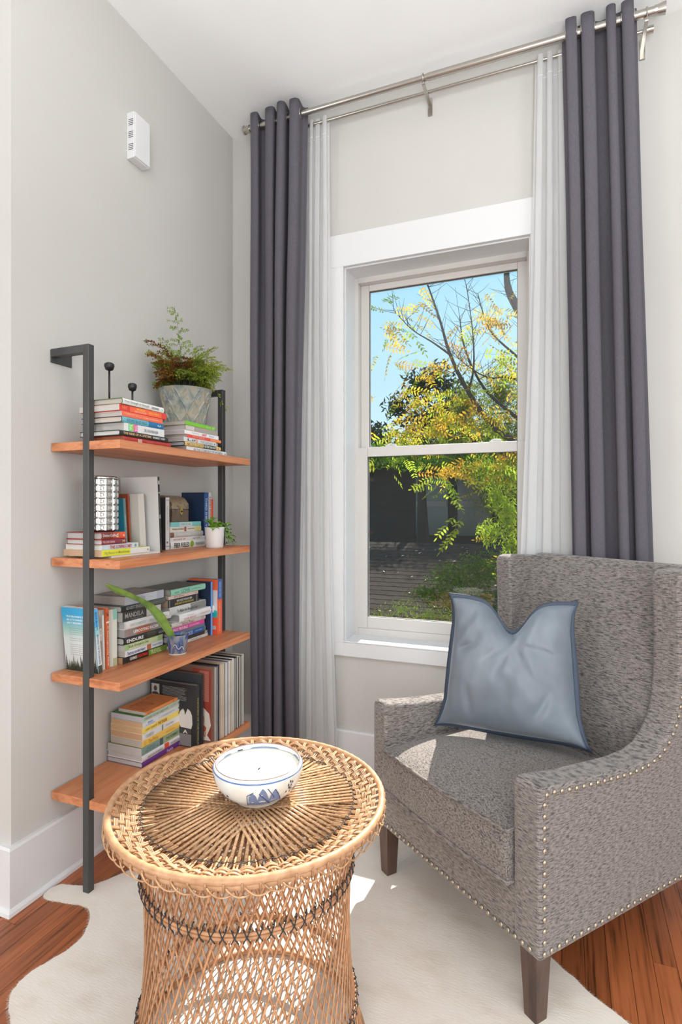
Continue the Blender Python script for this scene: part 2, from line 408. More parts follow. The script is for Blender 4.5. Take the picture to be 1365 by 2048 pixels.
# ---------------------------------------------------------------- books
PAGE = {}
def page_mat(c):
    if c not in PAGE:
        m = grain('pages_'+c, [c, tuple(int(c[i:i+2], 16)/255*.90 for i in (0, 2, 4))], (6, 6, 1400), .8, .2, 2, pos=(.35, .65)); PAGE[c] = m
    return PAGE[c]
def book(label, x, y0, z0, L, T, W, spine, cover=None, pages='cfcbc6', hard=False, rotz=0, upright=False, lean=0, name='book', group=None,
         text=(), bands=(), cat='book', lbl=None):
    """flat: spine faces +x, runs y0..y0+L, bottom z0.  upright: y0 = left edge, z0 = bottom"""
    cover = cover or spine
    root = thing(name, label, cat, group=group)
    if upright:
        R = Matrix.Rotation(-PI/2, 4, 'X'); root.matrix_world = Matrix.Translation((x, y0, z0)) @ Matrix.Rotation(rotz, 4, 'Z') @ Matrix.Rotation(lean, 4, 'X') @ Matrix.Translation((0, 0, L)) @ R
    else:
        root.matrix_world = Matrix.Translation((x, y0, z0)) @ Matrix.Translation((-W/2, L/2, 0)) @ Matrix.Rotation(rotz, 4, 'Z') @ Matrix.Translation((W/2, -L/2, 0))
    t = .0022 if hard else .0007; bul = .0028 if hard else 0; ins = .003 if hard else .0004
    T2 = T-.0004
    pts = [(-W, 0), (-.001, 0)]
    if bul:
        for k in range(1, 6): a = k/6; pts.append((bul*math.sin(PI*a), T2*a))
    pts += [(-.001, T2), (-W, T2), (-W, T2-t), (-t-.0005, T2-t)]
    if bul:
        for k in (4, 3, 2): a = k/6; pts.append((bul*math.sin(PI*a)-t, T2*a))
    pts += [(-t-.0005, t), (-W, t)]
    c = MB().prism(pts, 0, L, 'y'); c.ob('cover', mat(cover, .45), root)
    MB().box((-W+ins, ins, t), (-t-.0006, L-ins, T2-t)).ob('pages', page_mat(pages), root)
    sx = bul
    if spine != cover:
        if bul:
            q = MB(); 
            def f(u, v): a = .04+.92*v; return (bul*math.sin(PI*a)+.0003-.0010*(a < .1 or a > .9), .0005+(L-.001)*u, T2*a)
            q.grid(f, 1, 8)
            q.ob('spine_panel', mat(spine, .45), root)
        else: MB().box((-.001, .0003, .0002), (.0002, L-.0003, T2-.0002)).ob('spine_panel', mat(spine, .45), root)
    for (f0, f1, c0) in bands:
        def f(u, v): a = .05+.9*v; return (bul*math.sin(PI*a)+.0006, L*(f0+(f1-f0)*u), T2*a)
        MB().grid(f, 1, 6 if bul else 1).ob('spine_panel', mat(c0, .45), root)
    for tx in text:
        s, f0, f1, h0, h1, c0 = tx[:6]
        text_on(root, s, mat(c0, .5), (bul*math.sin(PI*(h0+h1)/2)+.0010, L*f0, T2*h0), (0, 1, 0), (0, 0, 1), L*(f1-f0), T2*(h1-h0), bold=True)
    return root

A = [ # label, y0, L, T, W, spine, cover, pages, hard, bands, text
 ('dark red cloth book at the very bottom of the top-left stack', -1.040, .220, .016, .16, 'b03a32', 'c05030', 'a86a4a', True, (), (('BLESS', .27, .35, .15, .8, 'e8dcd0'), ('THE DAYS', .45, .58, .2, .6, 'c86a60'))),
 ('black book with gold capitals second from the bottom, top-left stack', -1.060, .223, .017, .165, '2b2d2f', None, 'c9c8c6', True, (), (('THE RIDE OF A LIFETIME', .06, .62, .3, .75, 'd9b37a'), ('ROBERT IGER', .66, .92, .32, .7, 'd8d6d2'))),
 ('white book with green, orange and magenta spine bands in the top-left stack', -1.040, .188, .025, .16, 'dcdcdb', None, 'b9b3ad', False, ((.10, .19, '45d65a'), (.19, .22, 'e78a5e'), (.23, .31, 'd8569c')), (('EAT', .11, .18, .15, .85, 'd6f0d8'), ('LIKE', .24, .30, .15, .85, 'f0c8e0'), ('DR. SUSANNA KIM', .47, .82, .25, .65, '8a8a8a'))),
 ('teal and deep blue hardback with black edges in the top-left stack', -1.051, .194, .020, .165, '6fb0c0', '23323a', 'cdbfb2', True, ((.62, 1.0, '2a6fa0'),), (('AZURE BLUE HILLS', .1, .58, .25, .72, '3f7f92'), ('ALA', .84, .93, .35, .65, 'd8e8f0'))),
 ('orange paperback third from the top of the top-left stack', -1.047, .190, .017, .155, 'f0704c', None, 'c4bdb7', False, (), (('SUMMARY SKILLS', .05, .45, .3, .75, 'f4a58a'), ('notes on practice', .5, .9, .25, .6, 'f8b8a4'))),
 ('bright red book with an orange block, second from top of top-left stack', -1.055, .216, .020, .17, 'dd4034', 'c84a36', 'c6c1bd', False, ((.2, .88, 'f0653f'),), (('HH', .05, .14, .2, .85, 'f08a6a'), ('METABOLIC', .34, .52, .5, .85, 'f6c04c'), ('REVOLUTION', .30, .54, .12, .42, 'f8b49a'), ('MARK HYMAN', .60, .82, .3, .7, 'f6b04c'))),
 ('white book with a black fore-edge line and barcode topping the left stack', -1.053, .197, .0195, .155, 'e6e6e4', '5d6a3a', 'bcb5ad', True, (), (('From Strength to Strength', .04, .62, .2, .75, '9aa48c'), ('|||||||||||||', .68, .86, .25, .65, '555555'), ('v', .93, .96, .3, .6, 'a0b070'))),
]
z = SZ[0]
for a in A:
    lb, y0, L, T, W, sp, cv, pg, hd, bd, tx = a
    book(lb, .275+random.uniform(-.003, .003), y0, z, L, T, W, sp, cv, pg, hd, bands=bd, text=tx, rotz=random.uniform(-.02, .02)); z += T
zA = z
B = [
 ('wide white book with pale grey capitals under the right-hand top stack', -.723, .255, .017, .19, 'e4e4e3', None, 'a9a29d', False, (), (('IN THE COMPANY OF WOMEN', .16, .88, .15, .8, 'a8a8a8'), ('4', .94, .97, .2, .7, '555555'))),
 ('yellow and black hardback second from the bottom, right-hand top stack', -.738, .226, .016, .17, 'e3c27c', '232323', 'a8acb0', True, ((.5, .86, '3b4040'),), (('NICOLE CURTIS', .05, .48, .15, .8, 'a08a4a'), ('BETTER THAN NEW', .52, .84, .2, .75, 'd8d8d0'), ('4', .91, .94, .2, .8, '604a20'))),
 ('grey-white book with black brush drawing on its spine, right-hand top stack', -.742, .204, .016, .155, 'd9d9d7', None, 'a8a09a', False, ((.34, .40, 'e0a090'),), (('THE CHOICE', .47, .87, .15, .75, 'a9a9a9'), ('4', .91, .95, .2, .7, '444444'), ('L.i/', .10, .33, .2, .75, '33373a'))),
 ('thin red book fading to orange in the middle of the right-hand top stack', -.725, .219, .012, .15, 'e8503f', None, 'b0a8a2', False, ((.66, 1, 'f08a58'),), (('THE PROMISES', .12, .48, .15, .8, 'f4a090'),)),
 ('white paperback with red and blue words in the right-hand top stack', -.737, .215, .0145, .15, 'ebe9e8', None, 'b4adab', False, (), (('Everyday', .2, .4, .3, .7, 'c9b8b8'), ('GRIT', .48, .62, .2, .8, 'e0524a'), ('Duckworth', .69, .84, .3, .7, '8faed0'))),
 ('thick grey-brown paperback second from top, right-hand top stack', -.732, .204, .0185, .15, 'a89d94', None, 'b0a6a2', False, ((0, .25, 'cfc4b8'),), ()),
 ('lime green spined paperback directly under the patterned fern pot', -.736, .190, .0145, .155, '7cc02c', '6a8a3a', 'b3a9a4', False, (), (('growing', .68, .83, .3, .7, 'cdeaa0'), ('A', .9, .93, .2, .8, 'e8f4d8'))),
]
z = SZ[0]
for a in B:
    lb, y0, L, T, W, sp, cv, pg, hd, bd, tx = a
    book(lb, .272, y0, z, L, T, W, sp, cv, pg, hd, bands=bd, text=tx, rotz=random.uniform(-.015, .015)); z += T
zB = z
C_ = [
 ('thin white magazine lying at the bottom of the second shelf stack', -1.012, .232, .0065, .185, 'd6d4d0', None, 'd2d0cc', False, (), (), .195),
 ('lime yellow paperback with white end on the magazine, second shelf', -1.052, .218, .021, .165, 'd9dd3a', 'c4c060', 'c9a58a', False, ((.57, 1.0, 'dedcd8'),), (('Big Basics to Mindfulness', .05, .55, .2, .75, 'b4b054'), ('4', .94, .97, .3, .7, '555555')), .195),
 ('pale blue-grey book with red capitals about a loving diet, second shelf', -1.052, .158+.006, .0165, .155, 'c3ced4', None, 'd4d2cc', False, (), (('THE LOVING DIET', .20, .80, .15, .8, 'b83a40'), ('o', .88, .93, .2, .8, '4a7a5a')), .195),
 ('maroon hardback with pale gold words below the topmost, second shelf stack', -1.054, .102+.004, .0175, .15, '82374a', 'a04038', 'c8c6c4', True, (), (('THE LOVED CRAVING', .02, .5, .3, .7, 'd8b0a0'), ('M', .82, .92, .2, .8, 'd0b070')), .195),
 ('orange-red hardback with white script under the faceted glass vase', -1.054, .102, .0225, .15, 'b34a30', '8a2f2a', 'b8b4b0', True, ((.0, .45, '7c3c34'), (.72, 1, 'd8572c')), (('Divine Calling', .02, .62, .25, .75, 'd8cfc8'), ('S', .62, .68, .2, .8, 'e6e0da'), ('m', .88, .94, .3, .6, 'f0e0d8')), .195),
]
z = SZ[1]
for a in C_:
    lb, y0, L, T, W, sp, cv, pg, hd, bd, tx, xx = a
    book(lb, xx, y0, z, L, T, W, sp, cv, pg, hd, bands=bd, text=tx); z += T
zC = z
D_ = [
 ('thick white book with tall black hand-drawn capitals and a round green fruit on its spine', -.634, .227, .029, .115, 'e4e2df', None, 'cfcac4', True, (), (('FIBER FUELED', .08, .50, .15, .8, '2b2b2b'), ('THE PLANT-BASED GUT', .68, .96, .3, .7, '8a8a88'))),
 ('white book with thin red title just above the green fruit spine', -.634, .225, .0155, .115, 'dedad6', None, 'cfcac4', False, (), (('KETOGENIC DIET', .08, .42, .3, .75, 'c08a86'), ('MARTY MORE', .62, .84, .35, .7, '9a9a98'))),
 ('silver-grey spined book with a brown photo end in the second shelf stack', -.637, .212, .022, .115, 'c4c0bc', None, 'cfcac4', True, ((0, .10, '8a5a44'),), (('WAKING MADRIGAL', .2, .6, .3, .7, 'e0ded8'),)),
 ('cream book with a small red figure on the spine, second shelf stack', -.637, .201, .021, .115, 'dcd3c8', None, 'cfcac4', False, ((.44, .50, 'a05a52'), (.78, 1, 'd9d08a')), (('Waiting to be Elated', .06, .42, .3, .75, '8a6a50'), ('Angela Wills', .54, .76, .35, .7, '9a7a60'))),
 ('turquoise banded book topping the stack below the little wooden chest', -.630, .194, .0185, .115, '7fc4c0', None, 'b8cac6', False, ((.26, .68, 'c2d6d4'),), (('WAKE UP CALM', .3, .62, .3, .7, '7a9a98'),)),
]
z = SZ[1]
for a in D_:
    lb, y0, L, T, W, sp, cv, pg, hd, bd, tx = a
    r = book(lb, .125, y0, z, L, T, W, sp, cv, pg, hd, bands=bd, text=tx); z += T
    if 'green fruit on' in lb:
        MB().lathe([(.0001, .001), (.010, .0008), (.0125, 0)], 20, capb=False).ob('fruit_print', mat('8aa83a', .5), r, loc=(.0028, L*.585, .015), rot=(0, PI/2, 0))
zD = z
F_ = [
 ('black and green spined book at the bottom of the third shelf stack', -.916, .222, .0235, .135, '2a2422', None, 'b58a68', False, ((.56, 1, '6f8a30'), ), (('GRIMES', .14, .30, .3, .75, 'd8d4cc'), ('NIGHTMARE', .32, .54, .3, .75, 'd03a2a'), ('TRUE ROLL', .6, .86, .15, .85, 'c8d29a'))),
 ('white book in blue handwriting, second from bottom of third shelf stack', -.910, .197, .0205, .13, 'd9d9db', None, 'b8aca4', False, ((.55, .66, 'b86a50'),), (('Tattoos on the Heart', .04, .5, .2, .8, '5a6a9a'), ('Gregory Boyle', .70, .95, .3, .7, '7a86a8'))),
 ('green and cream spined book in the lower third shelf stack', -.910, .195, .021, .13, '9db57e', None, 'c0bab6', False, ((.1, .85, 'c2cc9e'),), (('Body Emergency Diet', .1, .6, .2, .8, '5a6a44'),)),
 ('black book with wide spaced white capitals on its spine, third shelf', -.914, .245, .0245, .14, '33312f', '242424', 'b9b8b4', True, ((.46, .64, '4a4636'),), (('ENDURE', .05, .38, .25, .72, 'e6e4e0'), ('ALEX HUTCHINSON', .7, .95, .3, .6, 'bab8b4'))),
 ('taupe and rust book with white capitals in the middle of the third shelf stack', -.908, .202, .027, .135, '8f8480', None, 'aeaaa7', False, ((.28, .62, 'a85a3c'), (.10, .11, 'd8605a')), (('UPROOTING RACISM', .2, .82, .3, .72, 'f0ece6'),)),
 ('wide bright white hardback with faint title in the third shelf stack', -.910, .241, .0285, .145, 'dedddb', None, 'bdbcbb', True, ((0, .02, 'cfcac4'),), (('BECOMING', .10, .42, .3, .65, 'bcbcba'), ('MICHELLE OBAMA', .5, .9, .3, .65, 'c6c6c4'))),
 ('charcoal book with tall thin grey capitals whose spine ends in white', -.922, .196, .0345, .14, '3f3d3b', None, 'aaa6a3', False, ((.60, 1, 'c9c7c3'),), (('MANDELA', .05, .52, .35, .82, 'a5a29e'), ('The Authorised Portrait', .2, .5, .12, .24, '8f8c88'))),
 ('dark grey-green hardback second from top of third shelf stack', -.926, .223, .0215, .145, '575a55', '4a4c4a', 'b4aeaa', True, ((0, .3, '2f302f'),), (('EXISTING,', .1, .46, .2, .8, '9a9a96'), ('Philippa Larkin', .52, .82, .4, .65, '7f8a7c'))),
 ('big lilac-grey photo book topping the left stack on the third shelf', -.910, .200, .030, .145, 'adb2bc', '7c7876', 'a49c96', False, ((.45, .8, 'c2c6cc'),), (('FRANCES', .22, .5, .3, .7, '8a90a0'),)),
]
z = SZ[2]
for a in F_:
    lb, y0, L, T, W, sp, cv, pg, hd, bd, tx = a
    r = book(lb, .155, y0, z, L, T, W, sp, cv, pg, hd, bands=bd, text=tx, rotz=random.uniform(-.02, .02)); z += T
zF = z
# photograph printed on the topmost cover
MB().box((-.135, .02, .0297), (-.012, .185, .0302)).ob('cover_photo', grain('cover_photo', ['4a4644', 'a8a4a0', '6e6a68', 'c0bcb8'], (14, 40, 30), .3, 0, 4), r)
G_ = [
 ('white spined book at the bottom of the right third-shelf stack', -.695, .264, .0115, .14, 'd0d0ce', None, 'b0aaa6', False, (), (('LOVE AND LOSS', .55, .82, .3, .7, '8a8a88'),)),
 ('dark book with a small portrait on the spine, right third-shelf stack', -.695, .258, .0140, .14, '3a3634', None, 'a8a29c', False, ((.92, .99, 'a89488'),), ()),
 ('royal blue book with white capitals in the right third-shelf stack', -.695, .245, .0200, .14, '2e5a9c', None, 'a8a29c', False, ((.94, 1, '5a7a74'),), (('HOW MAYORS', .42, .64, .5, .88, 'b8cae4'), ('RULE', .46, .64, .12, .45, 'b8cae4'), ('JOHN HENRY', .70, .90, .3, .7, '9ab4d8'))),
 ('thin slate grey book under the pink one, right third-shelf stack', -.690, .235, .0120, .135, '6c7480', None, 'a8a29c', False, (), ()),
 ('hot pink book with white capitals in the right third-shelf stack', -.683, .225, .0160, .14, 'd8449a', None, 'a8a29c', False, (), (('MAKE TROUBLE', .08, .50, .15, .85, 'f2d0e4'), ('CECILE RICHARDS', .54, .84, .25, .75, 'eab0d2'))),
 ('cream book with dusty red script above the pink book', -.669, .214, .0190, .14, 'cfc8c2', None, 'c0b8b4', True, ((.86, .97, 'bcae9a'),), (('Sacred Tears', .28, .64, .2, .8, 'b8867e'),)),
 ('thick white hardback sticking out forward in the right third-shelf stack', -.640, .233, .0310, .15, 'e4e2e1', None, 'a9a7a6', True, ((.90, .92, 'd0554a'),), (('LOVER RESCUE', .12, .44, .15, .45, 'd0928e'), ('unseen', .2, .38, .55, .7, 'c8b8b8'), ('TARTINE MASTERS', .55, .85, .3, .6, 'd8c8c4'))),
 ('white book with a grey photographic end and handwritten title', -.681, .230, .0320, .14, 'c9c8c4', None, 'c4b8ac', True, ((.55, 1, '8a8a86'),), (('To Make the Beautiful Real', .18, .74, .2, .6, '55565a'),)),
 ('black book with white and yellow capitals in the right third-shelf stack', -.688, .190, .0310, .14, '2f302f', None, 'b09880', False, ((.03, .055, '8a8a88'), (.90, .95, '6a6a68')), (('WHO WE BE THE BLACK MEN', .26, .76, .55, .82, 'd8d6cc'), ('AFTER PARTY OF THE CONSTANT', .2, .82, .18, .44, 'd0b44a'))),
 ('thin blush pink paperback below the mint hardback', -.685, .185, .0120, .14, 'd8b8b0', None, 'b8a8a0', False, (), (('JOY, Meyer', .16, .5, .2, .8, '8a5a54'), ('made', .88, .94, .3, .8, '7a6a64'))),
 ('mint green hardback with grey-green cover topping the right stack', -.676, .222, .0250, .15, '93cdb2', '6d7c70', 'a8a49e', True, (), (('BRENE', .10, .22, .3, .6, '6aa088'), ('LOVE', .28, .52, .2, .8, '5a8a76'), ('by William Hope', .58, .84, .35, .62, '6a9c88'))),
]
z = SZ[2]
for a in G_:
    lb, y0, L, T, W, sp, cv, pg, hd, bd, tx = a
    xo = .012 if 'sticking' in lb else 0
    book(lb, .158+xo, y0, z, L, T, W, sp, cv, pg, hd, bands=bd, text=tx, rotz=random.uniform(-.012, .012)); z += T
J_ = [
 ('purple hardback at the bottom of the lowest shelf stack', -.842, .250, .0205, .16, '5f2c7a', '6a5a6c', 'bdb6b2', True, (), (('Faith', .52, .66, .2, .8, 'c8a8d8'), ('Ly', .80, .88, .2, .8, 'c8a8d8'))),
 ('white hardback with a red square on the spine, lowest shelf stack', -.842, .250, .0225, .16, 'd8d6d6', None, 'b9b2ae', True, ((.47, .57, 'dd5238'),), (('MARTHA ROBBINS', .1, .42, .3, .65, '9a9a9c'), ('THE GREAT HUNGER', .6, .88, .3, .65, '9a9a9c'), ('w', .92, .95, .3, .7, '8a3a4a'))),
 ('sage and teal paperback under the yellow ones, lowest shelf stack', -.844, .228, .0280, .155, '9aa888', '5d7a58', 'bab3b0', False, ((0, .42, '7e9a94'), (.42, .5, '4a5c60')), (('PATRICK', .12, .32, .5, .8, '5c7a78'), ('JACQUELINE', .08, .38, .15, .45, '5c7a78'), ('THE SUMMIT', .56, .88, .3, .7, '5a6a48'), ('u', .93, .97, .3, .7, '3a3a30'))),
 ('golden yellow paperback in the lower middle of the lowest stack', -.839, .205, .0240, .145, 'e9bf5c', None, 'b4aaa0', False, (), (('U', .05, .09, .2, .8, 'c89a44'), ('The Prince', .15, .40, .2, .8, 'c89a44'), ('notes of sorrow', .6, .86, .3, .65, 'd2a650'))),
 ('white paperback between two yellow paperbacks, lowest shelf stack', -.839, .210, .0235, .145, 'd8d5d6', None, 'c29a78', False, ((.49, .52, '6a7a60'),), (('GENESIS', .08, .28, .2, .7, 'b4b0b4'), ('Tang Soul', .58, .80, .3, .7, 'b0acb0'))),
 ('pale yellow paperback with orange word in the lowest shelf stack', -.840, .215, .0205, .145, 'e6d06a', None, 'cba47f', False, (), (('LARRY GILMORE', .08, .36, .3, .7, 'b8963c'), ('THE TENDER', .38, .62, .25, .8, 'c06a30'), ('4', .92, .95, .3, .7, '5a4a20'))),
 ('white paperback with light blue words in the lowest shelf stack', -.838, .211, .0200, .145, 'd5d4d8', None, 'cba47f', False, (), (('Blessed', .12, .24, .5, .9, '8aa0c8'), ('A. Carreyrou', .07, .30, .1, .4, '8aa0c8'), ('A COURSE IN IT', .38, .82, .3, .7, 'b8b8bc'), ('4', .92, .95, .3, .7, '4a4a4a'))),
 ('pale green paperback with a green cover under the orange notebook', -.838, .209, .0210, .145, 'b9c4b4', '2f7a34', 'bebac0', False, (), (('DREAMS FROM A MIDWIFE', .04, .66, .25, .75, '8fa08c'), ('HOPE', .70, .88, .3, .7, '9fb09c'), ('u', .93, .97, .3, .7, '3a4a40'))),
 ('slim orange notebook lying on top of the lowest shelf stack', -.822, .178, .0115, .125, 'd98a4e', None, 'bfbab4', False, ((.84, .855, 'c04a30'),), (('MORNING', .05, .2, .2, .8, 'b0602c'),)),
]
z = SZ[3]
for a in J_:
    lb, y0, L, T, W, sp, cv, pg, hd, bd, tx = a
    r = book(lb, .168, y0, z, L, T, W, sp, cv, pg, hd, bands=bd, text=tx, rotz=random.uniform(-.01, .01)); z += T
sc = MB(); pts = [(-.06-.035*math.cos(t*2.2)*(1-.25*math.sin(t)), .05+.03*math.sin(t)*(1+.2*t/6), .0118) for t in [k*.25 for k in range(40)]]
sc.tube(pts, .0005, 4); sc.tube([(-.095, .03+.1*k/10, .0118+0*k) for k in range(11)], .0004, 4); sc.tube([(-.1, .12+.004*k, .0118) for k in range(10)], .0007, 4)
sc.ob('ink_drawing', mat('9a5230', .6), r)

# upright books -------------------------------------------------------
def cover_print(root, L, items):
    """print on the cover that faces -y when upright: local z=0 face. u across depth 0..1 (from wall to spine), v from bottom 0..1 ."""
    for it in items: pass
# third shelf, left group
e1 = book('sky blue and white book with pine trees on it, leaning at the left end', .158, -1.030, SZ[2], .213, .018, .138, '6fc0e6', 'e0e4e4', 'dcdad6', False, upright=True, lean=.105,
          bands=((0, .28, '5fb4ea'), (.28, .42, '9fd0d8'), (.42, .88, 'dcdedd'), (.88, 1, '4a4a3a')),
          text=(('BRENE BROWN', .05, .33, .3, .72, '2a6a9a'), ('BRAVING THE WILDERNESS', .40, .86, .3, .72, '4a6478')))
# back cover gradient panel (flat print) : face z=0 local, y runs downward from the top
def print_grad():
    m = bpy.data.materials.new('pine_cover_print'); m.use_nodes = True; b = bs(m); L = m.node_tree.links
    tc = N(m, 'ShaderNodeTexCoord'); sp_ = N(m, 'ShaderNodeSeparateXYZ'); r = N(m, 'ShaderNodeValToRGB')
    mr = N(m, 'ShaderNodeMapRange'); mr.inputs[1].default_value = 0; mr.inputs[2].default_value = .213
    e = r.color_ramp.elements; e[0].position = 0; e[0].color = (*lin('2f9ccf'), 1); e[1].position = 1; e[1].color = (*lin('d2d4d2'), 1)
    q = e.new(.16); q.color = (*lin('3aa0c8'), 1); q = e.new(.34); q.color = (*lin('9ac4bc'), 1); q = e.new(.5); q.color = (*lin('d4d8d6'), 1)
    L.new(tc.outputs['Object'], sp_.inputs[0]); L.new(sp_.outputs['Y'], mr.inputs[0]); L.new(mr.outputs[0], r.inputs[0]); L.new(r.outputs[0], b.inputs['Base Color'])
    b.inputs['Roughness'].default_value = .4; return m
MB().box((-.138, 0, -.0004), (-.0005, .213, 0)).ob('cover_print', print_grad(), e1)
tp = MB()
def pine(cx, by, h, wd):
    for k in range(5):
        y1 = by-h*(k/5.5); w_ = wd*(1-k/6)
        tp.V += [Vector((cx-w_, y1, -.0007)), Vector((cx+w_, y1, -.0007)), Vector((cx, y1-h*.34, -.0007))]; n_ = len(tp.V); tp.F.append((n_-3, n_-2, n_-1))
for k in range(26):
    pine(-.133+k*.0052, .2125, random.uniform(.018, .042) if k % 6 else .052, random.uniform(.004, .007))
tp.ob('tree_print', mat('3f4438', .6), e1)
lt = mat('e9f2f4', .5)
for k, s_ in enumerate(('TRUE BELONGING DOESN\'T', 'ASK US TO CHANGE WHO WE', 'ARE IT REQUIRES US TO BE')):
    text_on(e1, s_, lt, (-.118, .032+k*.011, -.0008), (1, 0, 0), (0, -1, 0), .10, .0065, bold=True)
ln = MB()
for k in range(14):
    if k in (4, 7): continue
    ln.box((-.112, .068+k*.0068, -.0008), (-.112+random.uniform(.075, .096), .0688+k*.0068, -.0006))
ln.ob('print_lines', mat('7c8484', .6), e1)
bcd = MB(); bcd.box((-.055, .18, -.0010), (-.032, .200, -.0008)); bcd.ob('barcode_panel', mat('e6e6e4', .5), e1)
bcd = MB()
for k in range(9): bcd.box((-.053+k*.0022, .183, -.0013), (-.0522+k*.0022, .196, -.0010))
bcd.ob('barcode', BLK, e1)
ub = [
 ('narrow taupe-white paperback just right of the sky blue book', .140, -1.003, .200, .011, .135, 'b9aca4', None, 'cfc9c4', .05, ((.3, .5, 'dfd9cc'),), (('essays on ordinary days', .1, .85, .2, .8, '8a7c74'),)),
 ('slim white book pressed against the orange spine', .138, -.989, .198, .009, .13, 'd9d6d2', None, 'cfc9c4', .03, ((.0, .08, '8a8682'),), ()),
 ('burnt orange book with white script on the third shelf', .140, -.977, .203, .014, .135, 'c8643c', None, 'cbbfb4', .02, ((.22, .25, 'e8dccc'), (.04, .17, 'd9643c')), (('C Outrageously Alive', .3, .95, .2, .75, 'f0d8c4'), ('2', .06, .15, .2, .8, '3c2a22'))),
 ('pale cream unlabelled paperback between orange and mint spines', .133, -.962, .193, .014, .13, 'cac4ba', None, 'd2cdc4', .0, (), ()),
 ('mint topped cream book ending the upright row beside the stack', .137, -.947, .193, .021, .13, 'd5d6cc', None, 'c8c4bc', .0, ((0, .18, '8ec4b2'), (.86, 1, 'b0ac8c')), ()),
]
for lb, xx, yy, L, T, W, sp, cv, pg, ln_, bd, tx in ub:
    book(lb, xx, yy, SZ[2], L, T, W, sp, cv, pg, False, upright=True, lean=ln_, bands=bd, text=tx)
# third shelf, right end
book('navy upright hardback with a light blue spine behind the right stack', .172, -.443+.010, SZ[2], .226, .012, .125, '6a9ee0', '27344e', 'a8a6a4', False, upright=True)
h = book('tall orange and grey book with a blue spine top standing at the right end', .188, -.408, SZ[2], .232, .034, .148, 'f06a48', 'd2d0cf', 'b8a89c', False, upright=True,
     bands=((0, .36, '3f6cb4'),), text=(('FRIENDS AND FAMILY', .04, .34, .35, .7, 'a8c4e8'), ('THE BEST WHOLESOME COOKBOOK', .42, .95, .3, .6, 'f4b49c')))
MB().box((-.148, .0, -.0004), (-.0005, .045, 0)).ob('cover_panel', mat('e8683f', .45), h)
MB().box((-.148, .16, -.0004), (-.0005, .232, 0)).ob('cover_panel', mat('ea5636', .45), h)
MB().prism([(-.06, .160), (-.06, .134), (-.045, .120), (-.02, .126), (-.0006, .134), (-.0006, .160)], -.0008, -.0003).ob('cover_panel', mat('2fb0ac', .45), h)
MB().box((-.045, .196, -.0008), (-.008, .212, -.0004)).ob('barcode_panel', mat('bcb4b0', .5), h)
cvh = MB(); cvh.lathe([(.020, 0), (.022, .0003), (.024, 0)], 28, (-.05, .085, -.0008), capb=False); cvh.ob('ring_print', mat('5a4a44', .6), h)

# second shelf uprights
bw = book('large pale grey binder with a black edge leaning on the second shelf', .196, -.778, SZ[1], .275, .010, .172, '2d2c2a', 'd4d2d0', 'cfcdca', False, upright=True, lean=.055,
     bands=((.05, .10, 'a8a8a4'), (.2, .22, 'a8a8a4'), (.5, .55, '8a8a86')))
wb = MB()
def wf(u, v): return (-.165+.105*u+.012*math.sin(v*2.5), -.0, 0)
book('teal upright book half hidden behind the faceted glass vase', .125, -.873, SZ[1]+.0, .196, .012, .12, '6a8a8c', '1787a0', 'b8c0bc', False, upright=True, lean=.07, text=(('quiet work', .3, .8, .3, .7, 'a8c4c4'),))
book('thin rust red upright book behind the teal one', .128, -.855, SZ[1], .212, .006, .122, 'a04a2c', '9c4426', 'b8a08c', False, upright=True, lean=.06)
book('off-white cloth notebook leaning between red book and grey binder', .160, -.838, SZ[1], .212, .030, .125, 'c9c4bc', 'c4c0b8', 'c4bdb2', False, upright=True, lean=.07)
book('slim white spined book standing upright left of the stack under the chest', .126, -.664, SZ[1], .203, .022, .12, 'd6d3d0', '3a3a3a', 'c8c4c0', False, upright=True,
     bands=((.05, .06, '6a6a68'), (.93, .94, '6a6a68')), text=(('TARTINE FOR EVERY DAY', .16, .64, .3, .7, 'a8a6a4'), ('8', .84, .88, .2, .7, '4a4a4a')))
book('thin dark book edged blue and red beside the pale grey binder', .108, -.690, SZ[1], .178, .012, .11, '3a6a9c', '2a2c30', 'a8a4a0', False, upright=True, bands=((.35, .5, '5aa0a8'), (.5, .75, 'c8543c'), (0, .1, '2a4a8a')))
book('tall navy hardback behind the chest and succulent', .118, -.405, SZ[1], .229, .032, .135, '2a4f8c', '1c2f4c', 'b0aca8', False, upright=True, bands=((0, 1, '3a5a90'),), text=(('THIRD SHIFT VILLAGE', .1, .9, .25, .7, 'c4d0e0'),))
book('tall white spined book with dark red capitals beside the navy one', .118, -.372, SZ[1], .229, .020, .13, 'dad6d2', None, 'b8b4b0', False, upright=True, text=(('LAND FOUND BLOOD', .08, .9, .25, .75, '8a3c38'),))
book('shorter plain orange book right of the white spined one', .120, -.351, SZ[1], .200, .010, .13, 'ea5a34', None, 'b8a89c', False, upright=True)

